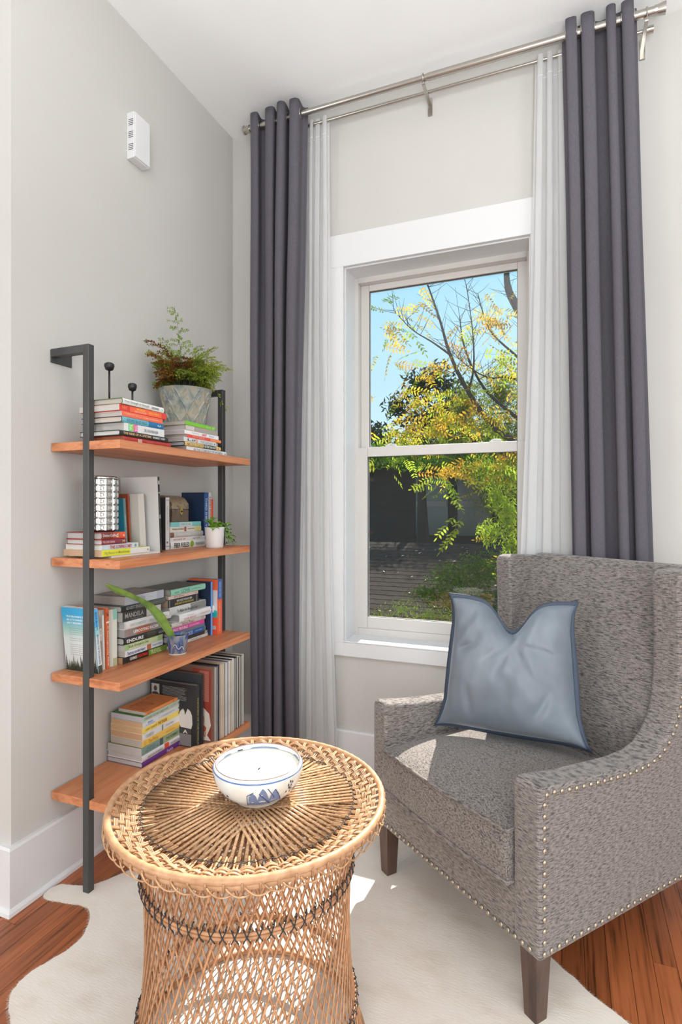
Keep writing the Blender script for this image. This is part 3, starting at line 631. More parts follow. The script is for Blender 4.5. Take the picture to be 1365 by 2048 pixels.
# lowest shelf: dark books and records
k2 = book('large black board book standing behind the portrait book', .250, -.606, SZ[3], .276, .012, .20, '2f3134', '33363a', '8c8884', False, upright=True)
k1 = book('black hardback with a portrait photo and white shoes on its back cover', .247, -.634, SZ[3], .240, .020, .222, '303234', '26282b', '8c8884', False, upright=True,
     text=(('SNEAKERS OF THE WORLD', .2, .95, .3, .65, 'b8a85a'),))
MB().box((-.214, .012, -.0004), (-.176, .056, 0)).ob('portrait_print', mat('b0aca6', .5), k1)
pp = MB(); pp.prism([(-.195+.008*math.cos(a), .030+.0105*math.sin(a)) for a in [k*PI/8 for k in range(16)]], -.0008, -.0004)
pp.prism([(-.211, .056), (-.179, .056), (-.180, .048), (-.188, .043), (-.202, .043), (-.210, .048)], -.0008, -.0004)
pp.ob('figure_print', mat('4a3f3a', .6), k1)
ln = MB()
for k in range(11): ln.box((-.160, .016+k*.0046, -.0006), (-.160+random.uniform(.09, .118), .0170+k*.0046, -.0004))
ln.ob('print_lines', mat('a8a8a6', .6), k1)
sh = MB()
sh.prism([(-.082, .118), (-.074, .104), (-.062, .094), (-.056, .102), (-.052, .118), (-.046, .104), (-.040, .092), (-.028, .100), (-.020, .116), (-.018, .150), (-.024, .168), (-.074, .166), (-.082, .150)], -.0008, -.0004)
sh.ob('shoe_print', mat('cfccca', .6), k1)
sh = MB().box((-.080, .170, -.0008), (-.024, .188, -.0004)); sh.ob('print_band', mat('3e3e40', .6), k1)
MB().box((-.080, .190, -.0008), (-.024, .236, -.0004)).ob('print_band', mat('7c7a7a', .6), k1)
text_on(k1, 'A', mat('d8d6d4', .5), (-.062, .188, -.0010), (1, 0, 0), (0, -1, 0), .022, .014, bold=True)
# records
rr = random.Random(11)
RC = [('white', 'dcdad6'), ('cream', 'c9b9a2'), ('black', '24262a'), ('grey', '8a8784'), ('slate blue', '4a5868'), ('dusty pink', 'b48a88'), ('tan', 'cdb094')]
order = [0, 3, 5, 4, 2, 2, 1, 0, 6, 6, 1, 2, 0, 0, 4, 5, 0, 3, 1, 2, 0, 1, 3, 2, 2, 0, 2, 1, 2, 2, 3, 1, 0, 2, 6, 1]
y = -.5735
r = thing('record_sleeve', 'red-brown record sleeve with a portrait in a white robe, front of the record row', 'record')
r.matrix_world = Matrix.Translation((.283, y, SZ[3]+.300)) @ Matrix.Rotation(-PI/2, 4, 'X')
MB().box((-.272, 0, 0), (0, .300, .006)).ob('sleeve', mat('7a5c50', .35), r)
MB().box((-.10, .012, -.0004), (-.010, .29, 0)).ob('cover_print', grain('robe_print', ['8c3c30', '9c4634'], (10, 10, 10), .35, 0), r)
MB().prism([(-.10, .29), (-.10, .20), (-.085, .165), (-.07, .15), (-.045, .165), (-.02, .185), (-.012, .23), (-.03, .27), (-.012, .29)], -.0008, -.0004).ob('robe_print', mat('d6cfc6', .4), r)
MB().tube([(-.07, .150, -.0008), (-.055, .185, -.0008), (-.045, .205, -.0008), (-.050, .235, -.0008)], .003, 5, flat=.2).ob('necklace_print', mat('c07850', .5), r)
hp = MB(); hp.prism([(-.062, .243), (-.045, .232), (-.033, .240), (-.036, .256), (-.058, .262)], -.0011, -.0008)
for k in range(4): hp.prism([(-.060+k*.007, .258), (-.056+k*.007, .258), (-.060+k*.008-.002, .278), (-.064+k*.008-.002, .276)], -.0011, -.0008)
hp.ob('hand_print', mat('b8552f', .5), r)
ln = MB()
for k in range(30): ln.box((-.056-rr.random()*.02, .02+k*.004, -.0008), (-.022, .0218+k*.004, -.0005))
ln.ob('print_lines', mat('c48a7c', .6), r)
y += .0065
for k, ci in enumerate(order):
    t = rr.choice([.005, .006, .0075, .009]); nm, cc = RC[ci]
    if y+t > -.342: break
    r = thing('record_sleeve', 'upright record sleeve with a '+nm+' spine in the row on the lowest shelf', 'record', group=nm+' spined records on the lowest shelf')
    hh = .300-rr.random()*.006
    r.matrix_world = Matrix.Translation((.284-rr.random()*.006, y, SZ[3]+hh)) @ Matrix.Rotation(-PI/2, 4, 'X')
    m_ = grain('sleeve_'+cc, [cc, tuple(q*.7 for q in [int(cc[i:i+2], 16)/255 for i in (0, 2, 4)])], (2, 9, 2), .5, 0, 5, pos=(.5, .75))
    MB().box((-.268, 0, 0), (0, hh, t-.0006)).ob('sleeve', m_, r, bevel=.0006, seg=1)
    MB().box((-.266, .001, t*.3), (.0004, hh-.004, t*.55)).ob('inner_sleeve', mat('bdb9b2', .6), r)
    y += t
# ---------------------------------------------------------------- shelf ornaments
for lb, (sx_, sy_), z1, hr in (('taller black candlestick with a round knob on the left book stack', (.125, -.950), 1.702, .0165), ('shorter black candlestick with a round knob on the left book stack', (.165, -.885), 1.642, .0150)):
    t = thing('candlestick', lb, 'candlestick', (sx_, sy_, zA)); hh = z1-zA
    MB().lathe([(.022, 0), (.022, .003), (.019, .005), (.004, .006)], 24, capt=True).ob('base', M_black, t, smooth=False)
    MB().tube([(0, 0, .005), (0, 0, hh-.012)], .0033, 10).ob('stem', M_black, t, smooth=True)
    MB().lathe([(.003, hh-.018), (hr*.75, hh-.014), (hr, hh-.002), (hr*.95, hh+.006), (hr*.6, hh+.010), (hr*.45, hh+.009), (hr*.4, hh+.006)], 20, capt=True).ob('cup', M_black, t, smooth=True)
# fern pot
FP = Vector((.140, -.560, zB))
pot = thing('fern_pot', 'grey-green pot embossed with leaf shapes on the right book stack', 'pot', FP)
def potf(u, v):
    z_ = .152*v; r_ = .074+.024*v**1.2+(.007*max(0, (v-.88)/.12))
    if v < .93:
        a = u*11; row = v*3.0
        cell = (a+.5*(int(row) % 2)) % 1; fr = row % 1
        d = abs(cell-.5)*2; e = d-(1-fr**1.6)*.92
        r_ += .0048*math.exp(-(e/.09)**2)+.0028*math.exp(-(d/.10)**2)+.0016*math.cos((d*3+fr*3)*6)*(e < 0)
    an = u*2*PI; return (r_*math.cos(an), r_*math.sin(an), z_)
pb = MB().grid(potf, 330, 90, True)
n_ = len(pb.V); 
M_pot = grain('weathered_pot', ['7b807b', '8f948e', 'a59a8a', '848a84'], (22, 22, 22), .75, .2, 5, pos=(.35, .68))
pb.ob('pot_body', M_pot, pot, smooth=True)
MB().lathe([(.101, .152), (.098, .154), (.094, .150), (.090, .128), (.001, .130)], 48, capb=False).ob('soil', mat('3a2c22', .95), pot, smooth=False)
MB().lathe([(.0001, 0), (.074, 0)], 48, capb=False).ob('pot_bottom', M_pot, pot)
fern = thing('maidenhair_fern', 'maidenhair fern with green and reddish fronds growing in the embossed pot', 'plant', FP+Vector((0, 0, .130)))
Lm = [leaf_mat('fern_green', '8a9a3e', .35, .4), leaf_mat('fern_yellowgreen', 'a8b44c', .3, .45), leaf_mat('fern_rust', '7c5228', .3, .3)]
M_stem = mat('2c201a', .6)
def frond(P, seed, mi, spread=.05, dens=1.0):
    R = random.Random(seed); P = [Vector(p) for p in P]
    def at(t):
        n = len(P)-1; f = min(t*n, n-1e-6); i_ = int(f); f -= i_
        p0, p1, p2, p3 = P[max(i_-1, 0)], P[i_], P[i_+1], P[min(i_+2, n)]
        return .5*((2*p1)+(p2-p0)*f+(2*p0-5*p1+4*p2-p3)*f*f+(3*p1-p0-3*p2+p3)*f**3)
    st = MB(); path = [at(k/14) for k in range(15)]
    st.tube(path, [.0011*(1-.6*k/14) for k in range(15)], 4)
    lf = MB()
    for k in range(int(15*dens)):
        t = .30+.70*k/(15*dens); c = at(t); tan = (at(min(t+.02, 1))-at(t-.02)).normalized()
        for s_ in (-1, 1):
            side = tan.cross(Vector((R.uniform(-.4, .4), R.uniform(-.4, .4), 1))).normalized()*s_
            ln_ = spread*(1-.75*t)*R.uniform(.7, 1.15)+.006
            tip = c+side*ln_+tan*ln_*.35+Vector((0, 0, -ln_*R.uniform(0, .35)))
            if ln_ > .016: st.tube([c, (c+tip)/2, tip], .0004, 3)
            m_ = max(1, int(ln_/.0062))
            for q in range(m_):
                f = (q+.8)/m_; b_ = c.lerp(tip, f); dirv = (tip-c).normalized(); 
                for s2 in (-1, 1):
                    o_ = tan*s2; w_ = R.uniform(.0035, .0055)
                    nrm = Vector((R.uniform(-1, 1), R.uniform(-1, 1), R.uniform(-1, 1))).normalized()
                    ax = (o_+dirv*.5+nrm*.35).normalized(); bx = ax.cross(nrm).normalized()
                    n0 = len(lf.V)
                    lf.V += [b_, b_+ax*w_*1.1+bx*w_*.75, b_+ax*w_*1.7, b_+ax*w_*1.1-bx*w_*.75]
                    lf.F.append((n0, n0+1, n0+2, n0+3))
    fo = st.ob('frond', M_stem, fern); 
    lo = lf.ob('leaflets', Lm[mi], fo); lo['kind'] = 'stuff'
    return fo
FB = FP+Vector((0, 0, .130))
def rel(p): return Vector(p)-FB
spec = [((.092, -.570, 2.035), 0, .070, .03), ((.050, -.690, 1.870), 2, .045, .06), ((.055, -.675, 1.835), 1, .06, .02), ((.24, -.40, 1.80), 1, .07, .10), ((.25, -.435, 1.62), 1, .035, .14),
        ((.20, -.44, 1.895), 0, .045, .02), ((.14, -.47, 1.90), 0, .06, .0), ((.10, -.65, 1.885), 0, .05, .0)]
for k, (tip, mi, sp_, dr) in enumerate(spec):
    b0 = Vector((random.uniform(-.02, .02), random.uniform(-.02, .02), 0)); T_ = rel(tip); md = b0.lerp(T_, .5)+Vector((0, 0, .03+dr*.8)); q1 = b0.lerp(T_, .22)+Vector((0, 0, .04+dr*.5))
    frond([b0, q1, md, T_], k, mi, sp_)
for k in range(48):
    a = random.uniform(0, 2*PI); r_ = random.uniform(.07, .165); hz = random.uniform(.01, .12)
    tx_, ty_ = r_*math.cos(a)*.85, r_*math.sin(a)*1.12
    if FP.x+tx_ < .035: tx_ = .035-FP.x
    T_ = Vector((tx_, ty_, hz+.02)); b0 = T_*.12; b0.z = 0
    frond([b0, b0.lerp(T_, .3)+Vector((0, 0, .05)), b0.lerp(T_, .65)+Vector((0, 0, .04)), T_], 100+k, (2 if (tx_+ty_ < .03 and k % 2) else (1 if ty_ > .05 else 0)), random.uniform(.04, .065))
# faceted vase
M_cut = bpy.data.materials.new('silvered_cut_glass'); M_cut.use_nodes = True; b_ = bs(M_cut)
b_.inputs['Base Color'].default_value = (.60, .60, .58, 1); b_.inputs['Metallic'].default_value = .9; b_.inputs['Roughness'].default_value = .22
b_.inputs['Coat Weight'].default_value = .4
vz = thing('faceted_vase', 'silvery cut-glass vase with rows of square facets', 'vase', (.120, -.983, zC)); vz.scale = (.88, .88, 1.04)
def vf(u, v):
    nz, na = 8, 13
    cz = (v*nz) % 1; ca = (u*na) % 1
    d = min(cz, 1-cz, ca, 1-ca)*2; r_ = .0575+.0060*min(1, d/.34) - (.0018 if d > .62 else 0)
    if v < .004 or v > .996: r_ = .057
    a = u*2*PI; return (r_*math.cos(a), r_*math.sin(a), .003+.165*v)
MB().grid(vf, 13*12, 8*12, True).ob('vase_body', M_cut, vz)
MB().lathe([(.0595, .168), (.0605, .172), (.058, .176), (.055, .172), (.053, .02), (.0001, .018)], 48, capb=False).ob('rim', M_cut, vz, smooth=True)
MB().lathe([(.05, 0), (.052, .003)], 32, capt=True).ob('foot', mat('3a3a36', .4), vz)
# small chest
ch = thing('wooden_chest', 'small dark wooden chest with a brass hasp on the second shelf books', 'chest', (.068, -.563, zD))
Mch = grain('aged_wood_metal', ['4c3f33', '6b5a4a', '5a4b3c'], (60, 60, 20), .4, .1)
Mlid = grain('hammered_lid', ['7a6a54', '9a8a70', '6b5a48'], (60, 60, 60), .35, .3)
MB().box((-.045, -.055, 0), (.055, .045, .050)).ob('chest_body', Mch, ch, bevel=.002)
MB().prism([(-.045, .051), (.055, .051), (.054, .074), (.035, .096), (.005, .106), (-.022, .104), (-.045, .090)], -.057, .047, 'y').ob('lid', Mlid, ch, bevel=.003)
MB().prism([(-.012, .062), (.004, .062), (.004, .035), (-.004, .026), (-.012, .035)], .0555, .058, 'x').ob('hasp', mat('b49a5c', .35, .8), ch)
MB().lathe([(.004, 0), (.003, .003)], 12, capt=True).ob('hasp_knob', mat('4a3f2a', .35, .8), ch, loc=(.058, -.004, .042), rot=(0, PI/2, 0))
# white pot + succulent
wp = thing('small_pot', 'small plain white round pot near the front of the second shelf', 'pot', (.222, -.478, SZ[1]))
MB().lathe([(.033, 0), (.035, .002), (.0395, .080), (.041, .082), (.038, .084), (.036, .080), (.034, .070), (.0001, .070)], 40).ob('pot_body', mat('e3e1e0', .5), wp, smooth=True)
su = thing('succulent', 'bright green trailing succulent spilling from the small white pot', 'plant', (.222, -.478, SZ[1]+.07))
Ms = [leaf_mat('succulent_leaf', '7fae3c', .2, .25), leaf_mat('succulent_leaf_dark', '4f8a24', .25, .2)]
def leafm(L, W, name, m, T=.0016):
    b = MB(); 
    def f(u, v): x = u*L; w_ = W*math.sin(PI*min(1, u*.94+.05))**.75; return (x, (v-.5)*w_, .15*L*math.sin(u*PI)-.12*w_*(1-abs(v-.5)*2)*.0-abs(v-.5)*-w_*.25)
    b.grid(f, 6, 4); return b.mesh(name, m, True)
sl_ = [leafm(.030, .014, 'leaf', Ms[0]), leafm(.024, .012, 'leaf', Ms[1])]
stems = [[(0, -.01, 0), (.005, -.02, .02), (.010, -.030, .045)], [(0, 0, 0), (.0, .01, .02), (.01, .03, .025)], [(.0, .02, .0), (.01, .045, .03), (.012, .075, .012), (.012, .090, -.03), (.012, .115, -.055)],
         [(0, .02, 0), (.015, .05, .005), (.02, .065, -.03), (.015, .085, -.058)], [(0, -.01, 0), (.02, -.025, .01), (.028, -.035, .015)], [(0, 0, 0), (-.01, -.01, .02), (-.02, -.01, .03)]]
for k, P in enumerate(stems):
    so = MB().tube(P, .0018, 6).ob('stem', mat('8aa06a', .6), su)
    n = 5+len(P)*2; Pv = [Vector(p) for p in P]
    for q in range(n):
        t = .35+.65*q/(n-1); f = t*(len(Pv)-1); i_ = min(int(f), len(Pv)-2); p = Pv[i_].lerp(Pv[i_+1], f-i_)
        lo = ob('leaf', sl_[(q+k) % 2 if k in (2, 3) else 0], so, p); lo.rotation_euler = (random.uniform(-.4, .4), random.uniform(-.7, .5), q*2.4+random.uniform(-.4, .4))
        s_ = random.uniform(.8, 1.15); lo.scale = (s_, s_, s_)
# blue pot + single leaf
bp_ = thing('glazed_pot', 'blue and grey glazed little pot at the front of the third shelf', 'pot', (.228, -.722, SZ[2]))
M_gl = grain('blue_glaze', ['2f4a86', '3f63a8', '8f98a4', '7c848e', '35508c'], (28, 28, 12), .25, .05, 4, pos=(.36, .64))
MB().lathe([(.029, 0), (.031, .002), (.039, .070), (.040, .0715), (.037, .0715), (.0355, .066), (.0345, .060), (.0001, .060)], 40).ob('pot_body', M_gl, bp_, smooth=True)
MB().lathe([(.030, -.0), (.0318, .0005), (.0320, .004), (.0313, .004)], 40, capb=False).ob('foot_ring', mat('c9c4b8', .5), bp_, smooth=True)
MB().lathe([(.0345, .0605), (.0001, .0615)], 30, capb=False).ob('soil', mat('2e2620', .95), bp_)
sq = MB(); sq.tube([((.0325+.009*k/11*.55)*math.cos(a)*1.0, (.0325+.005)*math.sin(a), .020+.018*math.sin(k*.9)*.35+(.016-.0012*k)) for k, a in [(k, -1.25+k*.09) for k in range(12)]], .0010, 5)
sq.ob('glaze_squiggle', mat('dcd8cc', .4), bp_)
lf_ = thing('snake_plant', 'single long green leaf arching up from the blue glazed pot', 'plant', (.228, -.722, SZ[2]+.06))
LP = [Vector(p)-Vector((.228, -.722, SZ[2]+.06)) for p in ((.226, -.735, .735), (.225, -.765, .765), (.216, -.806, .825), (.207, -.846, .872), (.201, -.890, .904), (.195, -.938, .928), (.187, -.985, .950), (.181, -1.022, .972))]
WD = [.007, .015, .020, .014, .008, .0085, .0105, .004]
def lff(u, v):
    f = u*(len(LP)-1); i_ = min(int(f), len(LP)-2); t = f-i_; p = LP[i_].lerp(LP[i_+1], t); wd = WD[i_]*(1-t)+WD[i_+1]*t
    tg = (LP[i_+1]-LP[i_]).normalized(); sd_ = tg.cross(Vector((1, 0, 0))).normalized(); q = (v-.5)*2
    return p+sd_*wd*q+Vector((1, 0, 0))*(wd*.5*q*q)
M_sn = grain('snake_leaf', ['56722a', '7a9440', '648234'], (16, 16, 16), .4, .05, 3)
MB().grid(lff, 28, 8).ob('leaf', M_sn, lf_, smooth=True, solid=.0018)

# wall detector ------------------------------------------------------
dt = thing('wall_detector', 'white plastic box with vent slots high on the left wall', 'detector', (0, -.693, 2.555))
MB().box((0, -.043, 0), (.036, .043, .176)).ob('housing', M_trim, dt, bevel=.003)
MB().box((.0362, -.0405, .003), (.041, .0405, .173)).ob('front_cover', M_trim, dt, bevel=.002)
for g in range(3):
    for k in range(4): MB().box((.010, -.0436, .031+g*.047+k*.0068), (.033, -.0426, .0332+g*.047+k*.0068)).ob('vent_slot', mat('3c3836', .8), dt)

# ================================================================ CURTAINS
rodz = 3.004
rod = thing('curtain_rod', 'brushed nickel outer curtain rod under the ceiling carrying the grey curtains', 'curtain rod', (1.03, -.13, rodz))
def cyl(p0, p1, r, n=20): return MB().tube([p0, p1], r, n)
cyl((-.85, 0, 0), (.015, 0, 0), .0125).ob('tube', M_nickel, rod, smooth=False)
cyl((.0, 0, 0), (.84, 0, 0), .0145).ob('tube', M_nickel, rod)
for x0, x1 in ((-.885, -.85), (.825, .86)):
    MB().tube([(x0, 0, 0), (x0+.008, 0, 0), (x0+.0085, 0, 0), (x1, 0, 0)], [.019, .019, .0165, .0165] if x0 < 0 else [.0165, .0165, .0165, .021], 24).ob('end_cap', M_nickel, rod)
for xx in (-.02, .80, -.82):
    b = MB(); b.tube([(xx, .0165*math.cos(a), .0165*math.sin(a)) for a in [k*PI/10 for k in range(20)]], .003, 6, closed=True)
    b.box((xx-.006, .0, -.030), (xx+.006, .129, -.022)); b.box((xx-.006, -.003, -.026), (xx+.006, .003, -.016))
    b.box((xx-.009, .122, -.075), (xx+.009, .1295, .0))
    b.ob('bracket', M_nickel, rod)
rod2 = thing('sheer_rod', 'thinner nickel inner rod close to the wall carrying the white sheers', 'curtain rod', (1.03, -.062, rodz-.012))
cyl((-.84, 0, 0), (-.10, 0, 0), .0080).ob('tube', M_nickel, rod2)
cyl((-.10, 0, 0), (.82, 0, 0), .0070).ob('tube', M_nickel, rod2)
for x0, x1 in ((-.865, -.84), (.805, .83)): cyl((x0, 0, 0), (x1, 0, 0), .0135).ob('end_cap', M_nickel, rod2)

def curtain(name, label, yc, zt, pts, m, n_f, A, solid, group=None, zb=.012, seed=1, thick=None):
    """pts: list of (z, x0, x1) from top to bottom"""
    R = random.Random(seed); root = thing(name, label, 'curtain', ((pts[0][1]+pts[0][2])/2, yc, zb)); ox, oy, oz = root.location
    ph = [R.uniform(-.35, .35) for _ in range(n_f*2+2)]; am = [R.uniform(.6, 1.2) for _ in range(n_f*2+2)]
    def xr(z):
        for i_ in range(len(pts)-1):
            if z >= pts[i_+1][0]:
                t = (pts[i_][0]-z)/(pts[i_][0]-pts[i_+1][0]); t = t*t*(3-2*t) if len(pts) < 3 else t
                return pts[i_][1]*(1-t)+pts[i_+1][1]*t, pts[i_][2]*(1-t)+pts[i_+1][2]*t
        return pts[-1][1:]
    def f(u, v):
        z = zt-(zt-zb)*v; x0, x1 = xr(z); uu = u; u = u+(.034*math.sin(2*PI*1.5*u+seed*1.7)+.018*math.sin(2*PI*2.7*u+seed))*math.sin(PI*u); k = uu*n_f*2; i_ = int(k)
        loc_ = v*1.0
        wob = ph[i_ % len(ph)]*(1-(k-i_))+ph[(i_+1) % len(ph)]*(k-i_)
        a = A*(1-.22*v+.12*math.sin(3*v+seed))*(am[i_ % len(am)]*(1-(k-i_))+am[(i_+1) % len(am)]*(k-i_))
        th = k*PI+wob*v*1.3+.25*math.sin(v*4+k*.7+seed)*v
        c = math.cos(th); c = math.copysign(abs(c)**.8, c)
        x = x0+(x1-x0)*u+.30*(x1-x0)/n_f*math.sin(2*th)*.5
        return (x-ox, yc+a*c+.003*math.sin(z*5+u*9)-oy, z-oz)
    o = MB().grid(f, n_f*28, 60).ob('fabric', m, root, smooth=True, solid=solid)
    return root, f
for nm, lb, pts, sd_, nf in (('grey_curtain', 'dark grey grommet curtain hanging left of the window beside the bookcase', [(3.05, .185, .465), (2.2, .185, .445), (1.0, .180, .425), (0, .188, .428)], 2, 4),
                    ('grey_curtain', 'dark grey grommet curtain hanging right of the window behind the armchair', [(3.05, 1.545, 1.800), (2.4, 1.560, 1.815), (1.0, 1.580, 1.850), (0, 1.60, 1.87)], 5, 4)):
    root, f = curtain(nm, lb, -.130, 3.052, pts, M_grey, nf, .040, .0022, seed=sd_)
    for k in range(nf*2):
        u = (k+.5)/(nf*2); p = f(u, (3.052-rodz)/(3.052-.012))
        b = MB(); b.tube([(0, .0195*math.cos(a), .0195*math.sin(a)) for a in [q*PI/8 for q in range(16)]], .0028, 6, closed=True)
        # ring lies in the plane of the cloth where it crosses the rod
        p2 = f(u+.01, .016); p1 = f(u-.01, .016); ang = math.atan2(p2[1]-p1[1], p2[0]-p1[0])
        b.ob('grommet', M_nickel, root, loc=(p[0], p[1], p[2]), rot=(0, 0, ang-PI/2), smooth=True)
for lb, pts, sd_ in (('white sheer curtain between the left grey curtain and the window', [(3.03, .415, .552), (2.0, .395, .556), (1.0, .38, .566), (0, .36, .600)], 3),
                     ('white sheer curtain between the window and the right grey curtain', [(3.03, 1.446, 1.60), (2.2, 1.432, 1.62), (1.0, 1.395, 1.66), (0, 1.385, 1.70)], 8)):
    root, f = curtain('sheer_curtain', lb, -.060, 3.010, pts, M_sheer, 4, .013, 0, seed=sd_, zb=.015)
    # hem seams
    for v in (.028, .962):
        MB().tube([Vector(f(k/80, v))+Vector((0, -.0012, 0)) for k in range(81)], .0010, 4).ob('hem_seam', mat('f0f0f0', .7), root)

# ================================================================ RUG
out_pts = [(85, 0)]  # placeholder
RO = [(.034, -1.112), (.045, -1.082), (.085, -1.068), (.125, -1.054), (.160, -1.022), (.205, -.935), (.225, -.89), (.30, -.77), (.36, -.62), (.44, -.48), (.55, -.38), (.72, -.28), (.95, -.24), (1.12, -.30), (1.24, -.42), (1.33, -.56), (1.44, -.72), (1.546, -.819),
      (1.583, -.848), (1.620, -.885), (1.70, -.94), (1.80, -1.04), (1.88, -1.2), (1.86, -1.42), (1.72, -1.60), (1.6, -1.8), (1.4, -1.95), (1.1, -2.0), (.8, -1.95), (.62, -1.78), (.47, -1.60), (.39, -1.53), (.350, -1.486), (.298, -1.452), (.266, -1.411), (.262, -1.364),
      (.276, -1.314), (.292, -1.265), (.288, -1.215), (.252, -1.155), (.205, -1.124), (.13, -1.133), (.05, -1.143)]
RUGPTS = RO
rug = thing('cowhide_rug', 'cream cowhide rug spread over the wooden floor under table and armchair', 'rug', (1.0, -1.1, 0))
def catmull(P, n=6):
    o_ = []; m = len(P)
    for i_ in range(m):
        p0, p1, p2, p3 = [Vector(P[(i_+k-1) % m]) for k in range(4)]
        for q in range(n):
            t = q/n; o_.append(.5*((2*p1)+(p2-p0)*t+(2*p0-5*p1+4*p2-p3)*t*t+(3*p1-p0-3*p2+p3)*t**3))
    return o_
def build_rug():
    cur = catmull(RUGPTS, 8); 
    cur = [Vector((p.x+.003*noise.noise(Vector((p.x*60, p.y*60, 0))), p.y+.003*noise.noise(Vector((p.x*60, p.y*60, 5))))) for p in cur]
    bmm = bmesh.new(); vs = [bmm.verts.new((p.x-1.0, p.y+1.1, .001)) for p in cur]
    f = bmm.faces.new(vs); bmesh.ops.triangulate(bmm, faces=[f])
    top = bmesh.ops.extrude_face_region(bmm, geom=list(bmm.faces)); bmesh.ops.translate(bmm, verts=[v for v in top['geom'] if isinstance(v, bmesh.types.BMVert)], vec=(0, 0, .005))
    bmesh.ops.recalc_face_normals(bmm, faces=bmm.faces)
    d = bpy.data.meshes.new('hide'); bmm.to_mesh(d); bmm.free()
    m = grain('cowhide', ['d8cdc0', 'e4dbd0', 'e8e0d7', 'dfd5c9'], (5, 9, 5), .85, 0, 5, pos=(.3, .7), spec=.15)
    # fine hair relief
    L = m.node_tree.links; b = bs(m); tc = N(m, 'ShaderNodeTexCoord'); mp = N(m, 'ShaderNodeMapping'); mp.inputs['Scale'].default_value = (60, 420, 60); mp.inputs['Rotation'].default_value = (0, 0, .5)
    no = N(m, 'ShaderNodeTexNoise'); no.inputs['Scale'].default_value = 1; no.inputs['Detail'].default_value = 4
    bp = N(m, 'ShaderNodeBump'); bp.inputs['Strength'].default_value = .35; bp.inputs['Distance'].default_value = .002
    L.new(tc.outputs['Object'], mp.inputs[0]); L.new(mp.outputs[0], no.inputs['Vector']); L.new(no.outputs['Fac'], bp.inputs['Height']); L.new(bp.outputs[0], b.inputs['Normal'])
    d.materials.append(m); ob('hide', d, rug)
    hb = MB(); m2 = len(cur); R = random.Random(5)
    for i_ in range(m2):
        p = cur[i_]; q = cur[(i_+1) % m2]; t = (q-p); ln_ = t.length; t.normalize(); nr = Vector((-t.y, t.x)) 
        for k in range(int(ln_/.0016)):
            c = p+t*ln_*R.random(); dv = (nr*R.uniform(.4, 1)*NS+t*R.uniform(-.5, .7)).normalized()*R.uniform(.005, .012); sd_ = Vector((-dv.y, dv.x)).normalized()*.0006
            n0 = len(hb.V); hb.V += [Vector((c.x+sd_.x-1, c.y+sd_.y+1.1, .0055)), Vector((c.x-sd_.x-1, c.y-sd_.y+1.1, .0055)), Vector((c.x+dv.x-1, c.y+dv.y+1.1, R.uniform(.001, .005)))]; hb.F.append((n0, n0+1, n0+2))
    o = ob('edge_hair', me('edge_hair', hb.V, hb.F, mat('c8bcae', .9)), rug); o['kind'] = 'stuff'
ar = sum(RUGPTS[i][0]*RUGPTS[(i+1) % len(RUGPTS)][1]-RUGPTS[(i+1) % len(RUGPTS)][0]*RUGPTS[i][1] for i in range(len(RUGPTS)))
NS = 1 if ar < 0 else -1
build_rug()

# ================================================================ WICKER TABLE
TX, TY = .898, -1.318
tb = thing('wicker_table', 'round woven rattan side table with a waisted lattice base', 'table', (TX, TY, .006))
Z0 = .552  # tray strand level (local)
RR = .234
# tray strands : 12 fans of 12
unit = {}
for fan in range(10):
    th0 = 2*PI*fan/10+.1
    for k in range(14):
        s_ = (k-6.5)/6.5
        a1 = th0+s_*.40; p1 = Vector((RR*math.cos(a1), RR*math.sin(a1), 0))
        dperp = Vector((-math.sin(th0), math.cos(th0), 0)); dirr = Vector((math.cos(th0), math.sin(th0), 0))
        p0 = dperp*s_*.048-dirr*.03
        zz = Z0+(.005 if fan % 2 else 0)+random.uniform(0, .0012)
        d_ = p1-p0; L = d_.length
        if 'm' not in unit:
            b = MB(); b.tube([(0, 0, 0), (.5, 0, .0012), (1, 0, 0)], .0034, 6, flat=.6); unit['m'] = b.mesh('strand', M_rattan, True)
        o = ob('tray_strand', unit['m'], tb, (p0.x, p0.y, zz), (0, 0, math.atan2(d_.y, d_.x))); o.scale = (L, 1, 1)
# spokes from ring to rim
b = MB(); b.tube([(.205, .0035, Z0-.002), (.25, .003, Z0+.001), (.292, .002, Z0+.017)], .0023, 6); b.tube([(.205, -.0035, Z0-.002), (.25, -.003, Z0+.001), (.292, -.002, Z0+.017)], .0023, 6)
spm = b.mesh('spoke', M_rattan, True)
for k in range(72): ob('tray_spoke', spm, tb, rot=(0, 0, 2*PI*k/72))
# woven bands : each of three reeds, over and under the spokes
wi = 0
for bi, r0 in enumerate((.245, .257, .268, .278)):
    for q in range(3):
        r_ = r0+q*.0031; zb = Z0+.001+max(0, r_-.25)*.38
        P = [((r_+.0012*math.sin(a*9+bi))*math.cos(a), (r_+.0012*math.sin(a*9+bi))*math.sin(a), zb+.0048*math.cos(a*36+PI*(bi % 2)) ) for a in [2*PI*k/288 for k in range(288)]]
        MB().tube(P, .0015, 5, closed=True).ob('woven_reed', M_rattan, tb, smooth=True)
# under-mat so the tray reads double layered (second, cross-laid layer of strands)
under_m = unit['m'].copy(); under_m.materials.clear(); under_m.materials.append(grain('rattan_shaded_side', ['8a6242', 'a0744c'], (50, 50, 50), .6, 0))  # darker strand copy; shade below the tray put into its colour
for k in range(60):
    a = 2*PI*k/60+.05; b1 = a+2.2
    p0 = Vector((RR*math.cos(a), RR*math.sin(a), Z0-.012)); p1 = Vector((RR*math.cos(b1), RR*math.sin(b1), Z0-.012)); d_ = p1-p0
    o = ob('under_strand', under_m, tb, p0, (0, 0, math.atan2(d_.y, d_.x))); o.scale = (d_.length, 1, 1)
